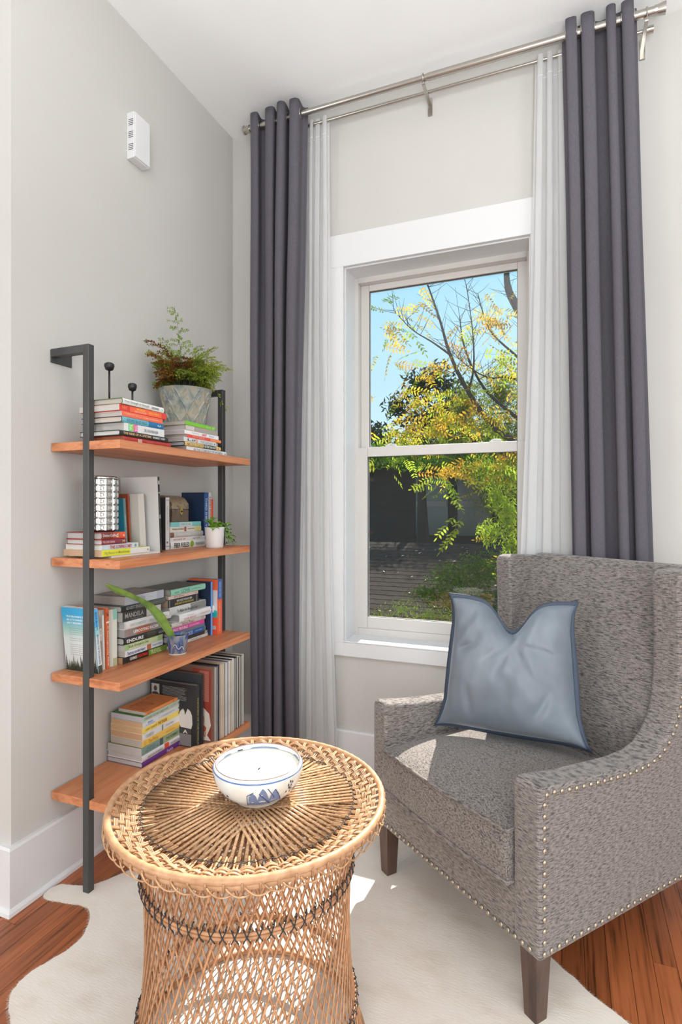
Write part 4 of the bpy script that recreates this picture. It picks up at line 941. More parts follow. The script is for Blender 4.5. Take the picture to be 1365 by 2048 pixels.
# dark binding thread ring with stitches
P = [(RR*math.cos(a), RR*math.sin(a), Z0+.0062+.0016*math.sin(a*72)) for a in [2*PI*k/432 for k in range(432)]]
MB().tube(P, .0008, 5, closed=True).ob('binding_thread', M_thread, tb, smooth=True)
b = MB(); b.tube([(RR-.006, .004, Z0+.004), (RR, 0, Z0+.0075), (RR+.006, -.004, Z0+.002)], .0008, 5); stm = b.mesh('stitch', M_thread, True)
for k in range(72): ob('tray_stitch', stm, tb, rot=(0, 0, 2*PI*(k+.5)/72))
# rim
P = []; Rr = []
for k in range(360): a = 2*PI*k/360; P.append((.2985*math.cos(a), .2985*math.sin(a), Z0+.0150)); Rr.append(.0076+.0006*((k % 5) in (0, 1)))
MB().tube(P, Rr, 12, closed=True).ob('wrapped_rim', M_rattan_rim, tb, smooth=True)
# band below rim
P = [(.3000*math.cos(a), .3000*math.sin(a), Z0+.0045) for a in [2*PI*k/120 for k in range(120)]]
MB().tube(P, .0035, 8, closed=True, flat=1.7).ob('rim_band', M_rattan_rim, tb, smooth=True)
b = MB(); b.tube([(.3035, -.0065, Z0-.003), (.3048, -.0065, Z0+.006), (.3068, -.0065, Z0+.015)], .0022, 6, flat=.5); bm_ = b.mesh('rim_wrap', M_rattan_rim, True)
for k in range(60): ob('rim_wrap', bm_, tb, rot=(0, 0, 2*PI*k/60))
b = MB(); pts = []
for k in range(17):
    t = k/16; a = (t-.5)*.155; rr_ = .3060+.0018*math.sin(t*PI*2); pts.append((rr_*math.cos(a), rr_*math.sin(a), Z0+.004-.0125*math.sin(t*PI)**.8+.004*math.cos(t*PI)))
b.tube(pts, .0016, 6); lpm = b.mesh('rim_loop', M_rattan, True)
for k in range(58): ob('rim_loop', lpm, tb, (0, 0, random.uniform(-.002, .002)), (0, 0, 2*PI*k/58))
# lattice body
def rz(z): return .2235+.018*((z-.30)/.24)**2+(.010*max(0, (.13-z)/.13))
def lattice(sign, off, w_):
    b = MB(); P = []
    for k in range(13):
        z = .004+.545*k/12; a = sign*.86*(k/12-.5); r_ = rz(z)+off; P.append((r_*math.cos(a), r_*math.sin(a), z))
    b.tube(P, w_, 6, flat=.6, cap=True); return b.mesh('lattice', M_body, True)
la, lb_ = lattice(1, .0018, .0026), lattice(-1, -.0018, .0024)
for k in range(78):
    ob('lattice_strand', la, tb, rot=(0, 0, 2*PI*k/78+random.uniform(-.008, .008)))
    ob('lattice_strand', lb_, tb, rot=(0, 0, 2*PI*(k+.5)/78+random.uniform(-.008, .008)))
for zr in (.42, .112):
    for q in (-1, 1):
        P = [((rz(zr)+.005)*math.cos(a), (rz(zr)+.005)*math.sin(a), zr+q*.0038) for a in [2*PI*k/96 for k in range(96)]]
        MB().tube(P, .0036, 8, closed=True).ob('lattice_hoop', M_body, tb, smooth=True)
    r_ = rz(zr)+.0095; b = MB(); dw = .0068
    b.tube([(r_-.004, -dw, zr-.013), (r_, 0, zr), (r_-.004, dw, zr+.013)], .0013, 5); b.tube([(r_-.004, dw, zr-.013), (r_+.001, 0, zr), (r_-.004, -dw, zr+.013)], .0013, 5)
    b.tube([(r_-.006, dw*.6, zr+.012), (r_-.002, dw*.9, zr+.016), (r_-.007, dw*1.2, zr+.020)], .0014, 5)
    xm = b.mesh('cross_stitch', M_thread, True)
    for k in range(66): ob('cross_stitch', xm, tb, rot=(0, 0, 2*PI*k/66))
for zr, r_ in ((.006, rz(.006)), (.542, rz(.542))):
    MB().tube([(r_*math.cos(a), r_*math.sin(a), zr) for a in [2*PI*k/96 for k in range(96)]], .0058, 8, closed=True).ob('lattice_hoop', M_body, tb, smooth=True)

# bowl with candle
BX, BY, BZ = .914, -1.308, .006+Z0+.0075
bw_ = thing('porcelain_bowl', 'white and blue painted porcelain bowl on the rattan table', 'bowl', (BX, BY, BZ))
prof_b = [(.052, 0), (.055, .004), (.056, .006), (.074, .018), (.088, .032), (.0975, .050), (.1005, .064), (.0995, .076), (.0965, .081)]
prof_in = [(.0925, .080), (.0945, .070), (.0945, .055)]
M_porc = grain('porcelain', ['d9dedf', 'e2e4e1', 'd9d2c4'], (10, 10, 14), .15, 0, 3)
MB().lathe(prof_b+prof_in, 72).ob('bowl_body', M_porc, bw_, smooth=True)
def rb(z):
    for (r0, z0), (r1, z1) in zip(prof_b, prof_b[1:]):
        if z0 <= z <= z1: return r0+(r1-r0)*(z-z0)/max(1e-6, z1-z0)
    return prof_b[-1][0]
MB().tube([(rb(.074)*math.cos(a)+.0, rb(.074)*math.sin(a), .0745) for a in [2*PI*k/96 for k in range(96)]], .0016, 6, closed=True).ob('blue_line', mat('5a78b4', .2), bw_, smooth=True)
MB().tube([(.0945*math.cos(a), .0945*math.sin(a), .0812) for a in [2*PI*k/96 for k in range(96)]], .0011, 6, closed=True).ob('brown_line', mat('8a7068', .3), bw_, smooth=True)
def paint(poly_az, m, name):
    """poly of (azimuth, z) -> patch hugging the bowl; filled column by column"""
    az = [p[0] for p in poly_az]; b = MB(); n = max(6, int((max(az)-min(az))/.02))
    def span(a):
        zs = []
        for (a0, z0), (a1, z1) in zip(poly_az, poly_az[1:]+poly_az[:1]):
            if (a0-a)*(a1-a) <= 0 and abs(a1-a0) > 1e-9: zs.append(z0+(z1-z0)*(a-a0)/(a1-a0))
        return (min(zs), max(zs)) if len(zs) > 1 else (0, 0)
    def f(u, v):
        a = min(az)+(max(az)-min(az))*(.001+.998*u); z0, z1 = span(a); z = z0+(z1-z0)*v; r_ = rb(z)+.0005
        return (r_*math.cos(a), r_*math.sin(a), z)
    b.grid(f, n, 5); return b.ob(name, m, bw_, smooth=True)
Mb1 = mat('7585a8', .3); Mb2 = mat('34446e', .35); Mb3 = mat('3a4048', .4)
ac = math.atan2(CAM.y-BY, CAM.x-BX)   # side of the bowl turned to the room
_paint = paint
for rep in range(3):
    a0 = ac+rep*2*PI/3
    def paint(P_, m_, n__):
        if n__ == 'painted_mountain': P_ = [(a0+.16+(q[0]-a0-.25)*1.35, .020+(q[1]-.020)*1.45) for q in P_]
        return _paint(P_, m_, n__)
    paint([(a0-.06, .020), (a0-.02, .040), (a0+.03, .046), (a0+.09, .041), (a0+.16, .020)], Mb1, 'painted_mountain')
    paint([(a0+.09, .020), (a0+.15, .044), (a0+.20, .052), (a0+.26, .045), (a0+.36, .021)], Mb1, 'painted_mountain')
    paint([(a0+.30, .021), (a0+.34, .040), (a0+.40, .048), (a0+.47, .040), (a0+.57, .024)], Mb1, 'painted_mountain')
    for (q0, q1) in (((a0+.02, .054), (a0+.30, .023)), ((a0-.24, .050), (a0-.28, .019)), ((a0+.37, .060), (a0+.60, .025)), ((a0+.20, .064), (a0+.37, .040)), ((a0-.10, .058), (a0-.24, .050))):
        MB().tube([((rb(q0[1]+(q1[1]-q0[1])*t)+.0008)*math.cos(q0[0]+(q1[0]-q0[0])*t), (rb(q0[1]+(q1[1]-q0[1])*t)+.0008)*math.sin(q0[0]+(q1[0]-q0[0])*t), q0[1]+(q1[1]-q0[1])*t) for t in [k/8 for k in range(9)]], .0008, 5).ob('brush_line', Mb2, bw_, smooth=True)
    for j in range(16):
        a1 = a0-.95+random.uniform(-.30, .30); z1 = .030+random.uniform(-.012, .014)-abs(a1-a0+.95)*.01
        paint([(a1-.025, z1-.002), (a1-.01, z1+.003), (a1+.015, z1+.004), (a1+.03, z1-.001)], Mb3, 'painted_tree')
    for j in range(9):
        a1 = a0-1.35+random.uniform(-.08, .08); z1 = .040+j*.0030
        paint([(a1-.025, z1-.003), (a1-.01, z1+.003), (a1+.015, z1+.003), (a1+.03, z1-.002)], Mb3, 'painted_tree')
# inside rim decoration
def inner(a0, a1, h0, h1, m, nm):
    b = MB(); b.grid(lambda u, v: ((.0938)*math.cos(a0+(a1-a0)*u), (.0938)*math.sin(a0+(a1-a0)*u), .0700+(.0015+(h0+(h1-h0)*abs(math.sin(u*PI*2.5)))*math.sin(u*PI))*v), 24, 2); b.ob(nm, m, bw_)
for rep in range(3):
    a0 = ac+PI-.55+rep*2*PI/3
    inner(a0, a0+.75, .003, .0065, Mb1, 'painted_hill'); inner(a0+.95, a0+1.1, .004, .006, Mb3, 'painted_tree'); inner(a0+1.3, a0+1.55, .001, .003, Mb1, 'painted_hill')
cn = thing('poured_candle', 'white wax filling the painted bowl with a black wick', 'candle', (BX, BY, BZ+.040))
M_wax = mat('f3f0e6', .35, name='wax'); bs(M_wax).inputs['Subsurface Weight'].default_value = .3; bs(M_wax).inputs['Subsurface Radius'].default_value = (.02, .018, .012)
def wx(u, v):
    r_ = .0932*v; a = u*2*PI; d = .011*max(0, 1-(r_/.034)**2)**1.0; lob = 1+.25*math.cos(3*a+.5)
    d = .008*max(0, 1-(r_/(.036*lob))**2)
    return (r_*math.cos(a), r_*math.sin(a), .0285-d)
MB().grid(wx, 72, 30, True).ob('wax', M_wax, cn, smooth=True)
MB().tube([(0, 0, .016), (.001, 0, .022), (.004, .001, .025)], .0014, 6).ob('wick', BLK, cn)

# ================================================================ ARMCHAIR
ex = Vector((.786, -.619, 0)).normalized(); ey = Vector((.619, .786, 0)).normalized()
chair = thing('armchair', 'grey-taupe wing armchair with nailhead trim and dark wooden legs', 'armchair')
chair.matrix_world = Matrix((ex, ey, Vector((0, 0, 1)))).transposed().to_4x4(); chair.location = (.965, -.627, .006)
X0, X1 = -.012, .689
prof_c = [(0, .165), (0, .555), (.004, .566), (.014, .570), (.12, .5555), (.25, .546), (.345, .540), (.42, .543), (.47, .557), (.51, .585), (.54, .622), (.557, .665), (.566, .72), (.571, .80), (.570, .90), (.565, .99), (.566, 1.015), (.576, 1.031), (.60, 1.036),
          (.72, 1.030), (.775, 1.022), (.79, 1.0), (.79, .90), (.775, .60), (.77, .165)]
for a, b in ((X0, .062), (.607, X1)):
    MB().prism(prof_c, a, b, 'x').ob('side_panel', M_fabric, chair, bevel=.011, seg=3)
MB().box((.055, .002, .165), (.614, .74, .300)).ob('seat_rail', M_fabric, chair, bevel=.008, seg=3)
# backrest
bk = MB().prism([(.50, .36), (.585, .72), (.695, 1.022), (.708, 1.036), (.73, 1.040), (.775, 1.036), (.79, 1.02), (.79, .30), (.52, .30)], .058, .611, 'x')
bk.ob('backrest', M_fabric, chair, bevel=.010, seg=3)
# cushion: puffy rounded box
def rbox(x0, x1, y0, y1, z0, z1, r, nx=22, ny=22, crown=.03, front=.012):
    b = MB()
    def sup(u, v, top):
        x = x0+(x1-x0)*u; y = y0+(y1-y0)*v
        cu = (1-(2*u-1)**4)*(1-(2*v-1)**4); z = (z1+crown*cu) if top else z0-.001*cu
        return (x, y-front*math.sin(PI*u)*(1-v)**8, z)
    for top in (0, 1): b.grid(lambda u, v: sup(u, v, top), nx, ny)
    W = nx+1; n1 = (nx+1)*(ny+1)
    per = [i_ for i_ in range(nx+1)]+[(j+1)*W+nx for j in range(ny)]+[ny*W+nx-1-i_ for i_ in range(nx)]+[(ny-1-j)*W for j in range(ny-1)]
    # mid ring bulged outwards
    cx, cy = (x0+x1)/2, (y0+y1)/2; mid = []
    for p in per:
        a_ = b.V[p]; c_ = b.V[p+n1]; m_ = (a_+c_)/2; d = Vector((m_.x-cx, m_.y-cy, 0)); 
        ox_ = .008 if abs(m_.y-y0) < .02 else 0
        m_ = m_+Vector((0, -ox_, 0)); mid.append(len(b.V)); b.V.append(m_)
    k = len(per)
    for i_ in range(k):
        j = (i_+1) % k; b.F.append((per[i_], per[j], mid[j], mid[i_])); b.F.append((mid[i_], mid[j], per[j]+n1, per[i_]+n1))
    return b, per, n1
cb, per, n1 = rbox(.066, .603, -.012, .52, .306, .432, .02)
cu = cb.ob('seat_cushion', M_fabric_seat, chair, smooth=True)
for o_ in (0, n1):
    MB().tube([cb.V[p+o_]+Vector((0, -.001, 0)) for p in per], .0046, 8, closed=True).ob('piping', M_fabric, cu, smooth=True)
q = cu.modifiers.new('b', 'BEVEL'); q.width = .006; q.segments = 2; q.limit_method = 'ANGLE'; q.angle_limit = math.radians(50)
# welt along wing inner edge
for xx in (.062, .607):
    pass
# legs
for lx, ly, fr in ((X0+.045, .034, 1), (X1-.042, .034, 1), (X0+.052, .735, 0), (X1-.052, .735, 0)):
    b = MB(); t_, b2 = .026, .0185
    oy = 0 if fr else .05
    v = []
    for (hw, z, dy) in ((b2, -.001, oy), (t_, .172, 0)):
        for sx_, sy_ in ((-1, -1), (1, -1), (1, 1), (-1, 1)): b.V.append(Vector((lx+sx_*hw, ly+dy+sy_*hw, z)))
    b.F += [(3, 2, 1, 0), (4, 5, 6, 7)]+[(k, (k+1) % 4, 4+(k+1) % 4, 4+k) for k in range(4)]
    b.ob('leg', M_leg, chair, bevel=.002)
# nailheads
M_nail = mat('b5aa98', .35, .85, name='nailhead')
nb = MB().lathe([(.0066, 0), (.0060, .0018), (.0040, .0036), (.0001, .0045)], 10); nm_ = nb.mesh('nailhead', M_nail, True)
def nail(p, n_):
    o = ob('nailhead', nm_, chair, p); o.rotation_euler = Vector(n_).to_track_quat('Z', 'Y').to_euler()
def along(P, step):
    P = [Vector(p) for p in P]; out_ = []; acc = 0; 
    for a, b in zip(P, P[1:]):
        L = (b-a).length; 
        while acc < L: out_.append(a.lerp(b, acc/L)); acc += step
        acc -= L
    return out_
front = [(X0+.02, -.0005, .183), (X1-.018, -.0005, .183)]
for p in along(front, .0225): nail(p, (0, -1, 0))
sidep = [(X1+.0004, .016, .183), (X1+.0004, .016, .545), (X1+.0004, .03, .552), (X1+.0004, .12, .540), (X1+.0004, .25, .530), (X1+.0004, .345, .524), (X1+.0004, .425, .528), (X1+.0004, .48, .543), (X1+.0004, .52, .572), (X1+.0004, .555, .615), (X1+.0004, .574, .665), (X1+.0004, .583, .72), (X1+.0004, .587, .80), (X1+.0004, .586, .90), (X1+.0004, .582, 1.01)]
for p in along(sidep, .0265): nail(p, (1, 0, 0))
for p in along([(X1+.0004, .04, .183), (X1+.0004, .75, .183)], .0265): nail(p, (1, 0, 0))
for p in along([(X0-.0004, .016, .183), (X0-.0004, .75, .183)], .0265): nail(p, (-1, 0, 0))

# pillow -------------------------------------------------------------
def chl(x, y, z): return Vector((.965, -.627, .0))+ex*x+ey*y+Vector((0, 0, z))
BL, BR, TL, TR = chl(.070, .205, .478), chl(.500, .432, .500), chl(.128, .222, .925), chl(.388, .520, .908)
pc = (BL+BR)/2
pil = thing('throw_pillow', 'slate blue velvet pillow with karate-chop top in the armchair', 'pillow', (pc.x, pc.y, .47))
M_vel = bpy.data.materials.new('blue_velvet'); M_vel.use_nodes = True
M_vel = grain('blue_velvet', ['69727c', '737c86', '7d868f'], (9, 9, 7), .42, .05, 4, dist=.004)
b_ = bs(M_vel); b_.inputs['Sheen Weight'].default_value = .5; b_.inputs['Sheen Roughness'].default_value = .35; b_.inputs['Sheen Tint'].default_value = (.75, .83, .95, 1)
M_pipe = mat('3a4658', .6, name='pillow_edge')
nrm = ((BR-BL).cross(TL-BL)).normalized()
if nrm.dot(CAM-pc) < 0: nrm = -nrm
def psurf(s, t):
    """s,t in -1..1 -> centre surface"""
    su_ = s; tv = t
    # sides waist in, corners flare out
    side = 1-.085*(1-abs(t)**7)+.0
    if t > -.85: side -= .035*(min(1, (t+.85)/.3)) if t < .6 else .035*max(0, (1-t)/.4)
    bot = 1-.06*(1-abs(s)**7)
    x = (s*side+1)/2
    y = t*bot if t < 0 else t
    yy = (y+1)/2
    notch = math.exp(-((s-.02)/.27)**2)*.40+.09*math.exp(-((s)/.6)**2)
    yy -= notch*max(0, (t+.3)/1.3)**2.2*.52
    p = BL.lerp(BR, x).lerp(TL.lerp(TR, x), yy)
    return p, notch*max(0, (t+.2)/1.2)**1.5
def pface(sgn):
    def f(u, v):
        s, t = 2*u-1, 2*v-1; p, nt_ = psurf(s, t)
        h_ = .082*max(0, (1-abs(s)**2.6))**.55*max(0, (1-abs(t)**2.6))**.55
        h_ *= (1-.35*nt_)*(1.0+.10*(1-t)*.5)
        w_ = .0035*math.sin(9*s*(t+1.4)+2*math.sin(5*t))*max(0, t+.4)+.005*noise.noise(Vector((s*2.2, t*2.2, sgn)))+.0025*noise.noise(Vector((s*6, t*3, sgn+3)))
        # creases running from the notch
        for cang, cw, ox, oy in ((-.75, .06, -.12, .42), (-.35, .05, .0, .30), (.55, .06, .22, .35), (.95, .05, .34, .45), (.2, .07, -.55, -.45), (-.5, .06, .6, -.4), (1.2, .05, .62, .35), (-1.2, .05, -.62, .35)):
            dx, dy = s-ox, t-oy; dd = dx*math.cos(cang)+dy*math.sin(cang); al = -dx*math.sin(cang)+dy*math.cos(cang)
            w_ -= .0062*math.exp(-(dd/cw)**2)*math.exp(-((al+.05)/.24)**2)
        e_ = max(0, (1-s*s))*max(0, (1-t*t)); w_ *= min(1, e_*3)
        return p+nrm*sgn*h_+nrm*w_-pil.location
    return f
for sgn in (1, -1):
    MB().grid(pface(sgn), 72, 72).ob('pillow_cover', M_vel, pil, smooth=True)
per_ = [(-1+2*k/40, 1) for k in range(41)]+[(1, 1-2*k/40) for k in range(1, 41)]+[(1-2*k/40, -1) for k in range(1, 41)]+[(-1, -1+2*k/40) for k in range(1, 40)]
cen = psurf(0, -.1)[0]
edge = [psurf(s, t)[0] for s, t in per_]
fl = MB(); n_ = len(edge)
for p in edge:
    o_ = (p-cen).normalized()*.014; fl.V += [p-pil.location+nrm*.003-o_*.6, p+o_-pil.location+nrm*.0005, p+o_-pil.location-nrm*.0025, p-pil.location-nrm*.003-o_*.6]
for i_ in range(n_):
    j = (i_+1) % n_
    for k in range(4): fl.F.append((4*i_+k, 4*j+k, 4*j+(k+1) % 4, 4*i_+(k+1) % 4))
fl.ob('flange', M_pipe, pil, smooth=True)
MB().tube([p-(p-cen).normalized()*.006+nrm*.0035-pil.location for p in edge], .0022, 6, closed=True).ob('piping', mat('56677c', .5), pil, smooth=True)

# ================================================================ OUTSIDE
gr = sbox('ground', (-40, .22, -1.3), (40, 60, -1.2), grain('ground', ['2c3320', '3c4228'], (.8, .8, .8), .95, 0))
# neighbouring low roof: courses one by one
roof = thing('neighbouring_roof', 'low grey-brown ribbed roof with fallen leaves outside the lower pane', 'roof', (-1.2, 3.6, -1.2))
M_roof = grain('roof_course', ['302a27', '3f3834', '282321'], (14, 14, 14), 1, .2, 4, .08, spec=.05)  # courses darkened so the colour stands in for shade over the roof
nC = 24
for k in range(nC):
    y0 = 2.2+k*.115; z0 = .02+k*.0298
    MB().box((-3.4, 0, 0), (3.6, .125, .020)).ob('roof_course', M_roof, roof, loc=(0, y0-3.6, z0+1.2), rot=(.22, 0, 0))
MB().box((-3.4, -1.4, -.02), (3.6, 1.5, 0)).ob('roof_deck', mat('2a2624', .9), roof, loc=(0, 0, .36+1.2), rot=(.2537, 0, 0))
MB().box((-3.2, -1.2, 0), (3.4, 1.3, 1.15)).ob('shed_wall', mat('3a3634', .9), roof)
lvs = MB(); R = random.Random(9)
for k in range(150):
    yy = R.uniform(2.4, 4.8); xx = R.uniform(-2.0, 1.2); zz = .02+(yy-2.2)/.115*.0298+.034; a = R.uniform(0, 6); s_ = R.uniform(.012, .026)
    c = Vector((xx+1.2, yy-3.6, zz+1.2)); d1 = Vector((math.cos(a), math.sin(a), R.uniform(0, .5)))*s_; d2 = Vector((-math.sin(a), math.cos(a), .25))*s_*.5
    n0 = len(lvs.V); lvs.V += [c-d1, c-d2, c+d1, c+d2]; lvs.F.append((n0, n0+1, n0+2, n0+3))
o = ob('fallen_leaves', me('fallen_leaves', lvs.V, lvs.F, mat('c2b89c', .8)), roof); o['kind'] = 'stuff'
# neighbouring dark house / fence behind the roof
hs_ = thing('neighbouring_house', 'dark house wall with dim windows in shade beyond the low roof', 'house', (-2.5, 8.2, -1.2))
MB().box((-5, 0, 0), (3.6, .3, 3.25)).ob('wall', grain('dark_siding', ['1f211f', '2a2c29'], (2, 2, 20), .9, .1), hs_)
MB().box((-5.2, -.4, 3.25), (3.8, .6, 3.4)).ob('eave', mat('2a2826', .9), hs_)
for wx_ in (1.35, 2.15): 
    wo = MB().box((wx_, -.04, 1.9), (wx_+.62, 0, 3.0)).ob('window', mat('4a5450', .25), hs_)
    MB().box((wx_+.02, -.06, 2.45), (wx_+.6, -.04, 2.55)).ob('blind', mat('7f746e', .6), wo)

def cloud(b, c, r, n, L, R, flat=1.0, shell=.55, hang=0):
    for _ in range(n):
        d = Vector((R.gauss(0, 1), R.gauss(0, 1), R.gauss(0, 1))).normalized()*(shell+(1-shell)*R.random()); p = Vector((c[0]+d.x*r[0], c[1]+d.y*r[1], c[2]+d.z*r[2]))
        a = Vector((R.uniform(-1, 1), R.uniform(-1, 1), R.uniform(-1, 1)-hang)).normalized(); q = a.orthogonal().normalized()
        q = (q*math.cos(R.random()*6)+a.cross(q)*math.sin(R.random()*6)).normalized(); l = L*R.uniform(.6, 1.3); n0 = len(b.V)
        b.V += [p-a*l, p+q*l*flat*.5, p+a*l, p-q*l*flat*.5]; b.F.append((n0, n0+1, n0+2, n0+3))
def tree(label, name, base_, crowns, m, n, L, flat, trunk=None, seed=1, hang=0, tm=None, shell=.55):
    R = random.Random(seed); t = thing(name, label, 'tree', base_)
    b = MB()
    tot = sum(r[0]*r[2] for c, r in crowns)
    for c, r in crowns: cloud(b, (c[0]-base_[0], c[1]-base_[1], c[2]-base_[2]), r, int(n*r[0]*r[2]/tot), L, R, flat, shell, hang)
    o = ob('foliage', me('foliage', b.V, b.F, m), t); o['kind'] = 'stuff'
    if trunk: MB().tube([(0, 0, 0), (.05, 0, trunk*.5), (0, .05, trunk)], [.16, .12, .05], 8).ob('trunk', tm or mat('2c2622', .9), t)
    return t
Mdk = leaf_mat('dark_evergreen', '465240', .35, .2)
Mgr = leaf_mat('willow_green', '7a8434', .35, .55)
Myg = leaf_mat('yellow_green', '8f9a2c', .35, .6)
Miv = leaf_mat('ivy_green', '5f8a28', .4, .5)
tree('dark broad-leaved evergreen tree behind the yellowing branches, left in the window', 'evergreen_tree', (-1.3, 9.2, -1.2),
     [((-1.72, 8.8, 3.30), (.30, .5, .34)), ((-1.30, 8.9, 3.72), (.36, .5, .40)), ((-.90, 9.0, 3.85), (.34, .5, .42)), ((-1.1, 9.0, 3.0), (.7, .6, .5)), ((-2.2, 8.6, 2.75), (.4, .5, .3)), ((-.55, 9.1, 3.3), (.5, .5, .6)), ((-1.6, 8.8, 2.3), (1.1, .6, .5)), ((-.3, 9.2, 2.4), (1.2, .6, .8)), ((-2.4, 8.6, 2.1), (.8, .6, .5)), ((-1.0, 9.2, 1.5), (2.2, .8, .6)), ((-4.0, 8.8, 1.6), (1.4, .6, 1.3)), ((1.6, 9.4, 2.4), (1.1, .6, 1.3)), ((3.4, 9.4, 2.2), (1.3, .6, 1.3))],
     Mdk, 26000, .075, .6, 3.0, 3, shell=.2)
tree('fine-leaved willowy green tree filling the right of the window view', 'willow_tree', (.5, 7.3, -1.2),
     [((-.05, 7.2, 2.95), (.36, .5, .55)), ((.5, 7.4, 3.15), (.5, .5, .62)), ((-.3, 7.1, 2.4), (.4, .5, .5)), ((.5, 7.4, 2.3), (.6, .5, .6)), ((.45, 7.4, 1.5), (.5, .5, .6)), ((.95, 7.5, 2.8), (.4, .5, .9)), ((-.35, 7.0, 1.9), (.25, .4, .3)), ((1.6, 7.6, 2.2), (.6, .5, 1.1)), ((2.6, 7.8, 2.0), (.7, .5, 1.0))], Mgr, 26000, .055, .22, 3.2, 4, .5, shell=.1)
tree('sunlit green shrub tops along the bottom of the upper pane', 'shrub', (-.5, 5.9, -1.2),
     [((-1.15, 5.7, 2.02), (.4, .3, .22)), ((-.6, 5.9, 1.98), (.5, .3, .22)), ((.1, 6.2, 2.0), (.5, .3, .2)), ((.7, 6.4, 2.1), (.5, .3, .22))], Miv, 4200, .045, .5, 3.0, 6, shell=.1)
tree('leafy ivy mound spilling over the low roof beside the armchair wing', 'ivy_mound', (.7, 2.5, -1.2),
     [((.62, 2.50, .60), (.26, .25, .17)), ((.88, 2.58, .66), (.26, .25, .22)), ((.42, 2.42, .48), (.2, .2, .08)), ((.75, 2.5, .42), (.4, .25, .16))], leaf_mat('ivy_leaf', '46701e', .4, .45), 5200, .016, .7, 1.5, 7, shell=.2)
tree('low bright green plants at the bottom left corner of the lower pane', 'ground_shrub', (.4, 1.65, -1.2),
     [((.26, 1.6, .40), (.14, .15, .09)), ((.42, 1.64, .46), (.16, .15, .09)), ((.60, 1.7, .42), (.2, .15, .10)), ((.8, 1.78, .36), (.3, .15, .12)), ((.3, 1.6, .26), (.35, .15, .12))], leaf_mat('bright_leaf', '8aa640', .35, .5), 3400, .011, .5, 1.3, 8, shell=.1)
tree('loose yellow-green foliage hanging at the right of the lower pane', 'hanging_foliage_tree', (1.35, 3.75, -1.2),
     [((.72, 3.7, 1.62), (.26, .25, .20)), ((.98, 3.8, 1.55), (.20, .25, .26)), ((.98, 3.8, 1.15), (.16, .25, .30)), ((.80, 3.72, .95), (.16, .2, .16)), ((1.02, 3.8, .82), (.14, .2, .22)), ((.86, 3.75, 1.33), (.14, .2, .2))], Myg, 3600, .030, .4, 2.6, 12, .6, shell=.1)

# foreground tree with compound leaves -----------------------------------
at_ = thing('autumn_tree', 'yellowing tree with bare branches and feathery leaves outside the window', 'tree', (2.2, 4.6, -1.2))
M_bark = mat('3c3630', .9)
def wp_(x, y, z): return Vector((x, y, z))-Vector((2.2, 4.6, -1.2))
# limbs: points in the yard (x, y, z)
BR_ = [([(2.2, 4.6, -1.2), (2.0, 4.5, .4), (1.55, 4.2, 1.35), (1.10, 4.05, 1.88), (.80, 3.95, 2.12), (.55, 3.85, 2.50), (.37, 3.75, 2.90), (.26, 3.7, 3.30), (.13, 3.65, 3.70)], .055, .008),
       ([(2.0, 4.5, .4), (1.7, 4.5, 1.5), (1.25, 4.4, 2.06), (.95, 4.3, 2.32), (.66, 4.2, 2.62), (.47, 4.1, 3.05), (.41, 4.1, 3.42)], .035, .006),
       ([(2.0, 4.5, .4), (1.95, 4.6, 2.0), (1.25, 4.5, 2.75), (1.17, 4.5, 3.1), (1.07, 4.45, 3.45), (.93, 4.4, 3.75), (.90, 4.4, 4.0)], .10, .030),
       ([(1.25, 4.5, 2.75), (1.0, 4.4, 3.0), (.72, 4.3, 3.3), (.60, 4.2, 3.7)], .016, .005),
       ([(.37, 3.75, 2.90), (.18, 3.7, 3.05), (-.02, 3.6, 3.18), (-.2, 3.5, 3.38)], .010, .003),
       ([(.55, 3.85, 2.50), (.60, 3.9, 2.78), (.58, 3.95, 3.2), (.52, 3.9, 3.7)], .011, .004),
       ([(1.25, 4.5, 2.6), (.95, 4.3, 2.72), (.72, 4.2, 2.72), (.5, 4.1, 2.85), (.35, 4.0, 3.0)], .012, .003),
       ([(1.10, 4.05, 1.88), (.8, 4.0, 1.92), (.5, 3.9, 1.86), (.3, 3.8, 1.8)], .014, .004),
       ([(.95, 4.3, 2.32), (.7, 4.2, 2.3), (.4, 4.1, 2.28)], .008, .003),
       ([(1.07, 4.45, 3.45), (1.2, 4.4, 3.7), (1.3, 4.4, 3.9)], .014, .006)]
for P, r0, r1 in BR_:
    P3 = [Vector(p) for p in P]; Q = []
    for i_ in range(len(P3)-1):
        p0, p1, p2, p3 = P3[max(i_-1, 0)], P3[i_], P3[i_+1], P3[min(i_+2, len(P3)-1)]
        for q in range(5): t = q/5; Q.append(.5*((2*p1)+(p2-p0)*t+(2*p0-5*p1+4*p2-p3)*t*t+(3*p1-p0-3*p2+p3)*t**3))
    Q.append(P3[-1]); n = len(Q)
    br = MB().tube([wp_(*p) for p in Q], [r0*(1-k/(n-1))**1.2+r1 for k in range(n)], 7).ob('branch', M_bark, at_, smooth=True)
    tw = MB(); R = random.Random(int(r0*1e4)+n)
    for k in range(n//2, n, 1):
        for _ in range(2):
            c = Q[k]; d = Vector((R.uniform(-1, 1), R.uniform(-.3, .3), R.uniform(.0, 1))).normalized(); L = R.uniform(.1, .32)
            pts = [c, c+d*L*.5+Vector((0, 0, .02)), c+d*L+Vector((0, 0, .06))]; tw.tube([wp_(*p) for p in pts], [.0032, .0022, .0012], 4)
    tw.ob('twigs', M_bark, br)
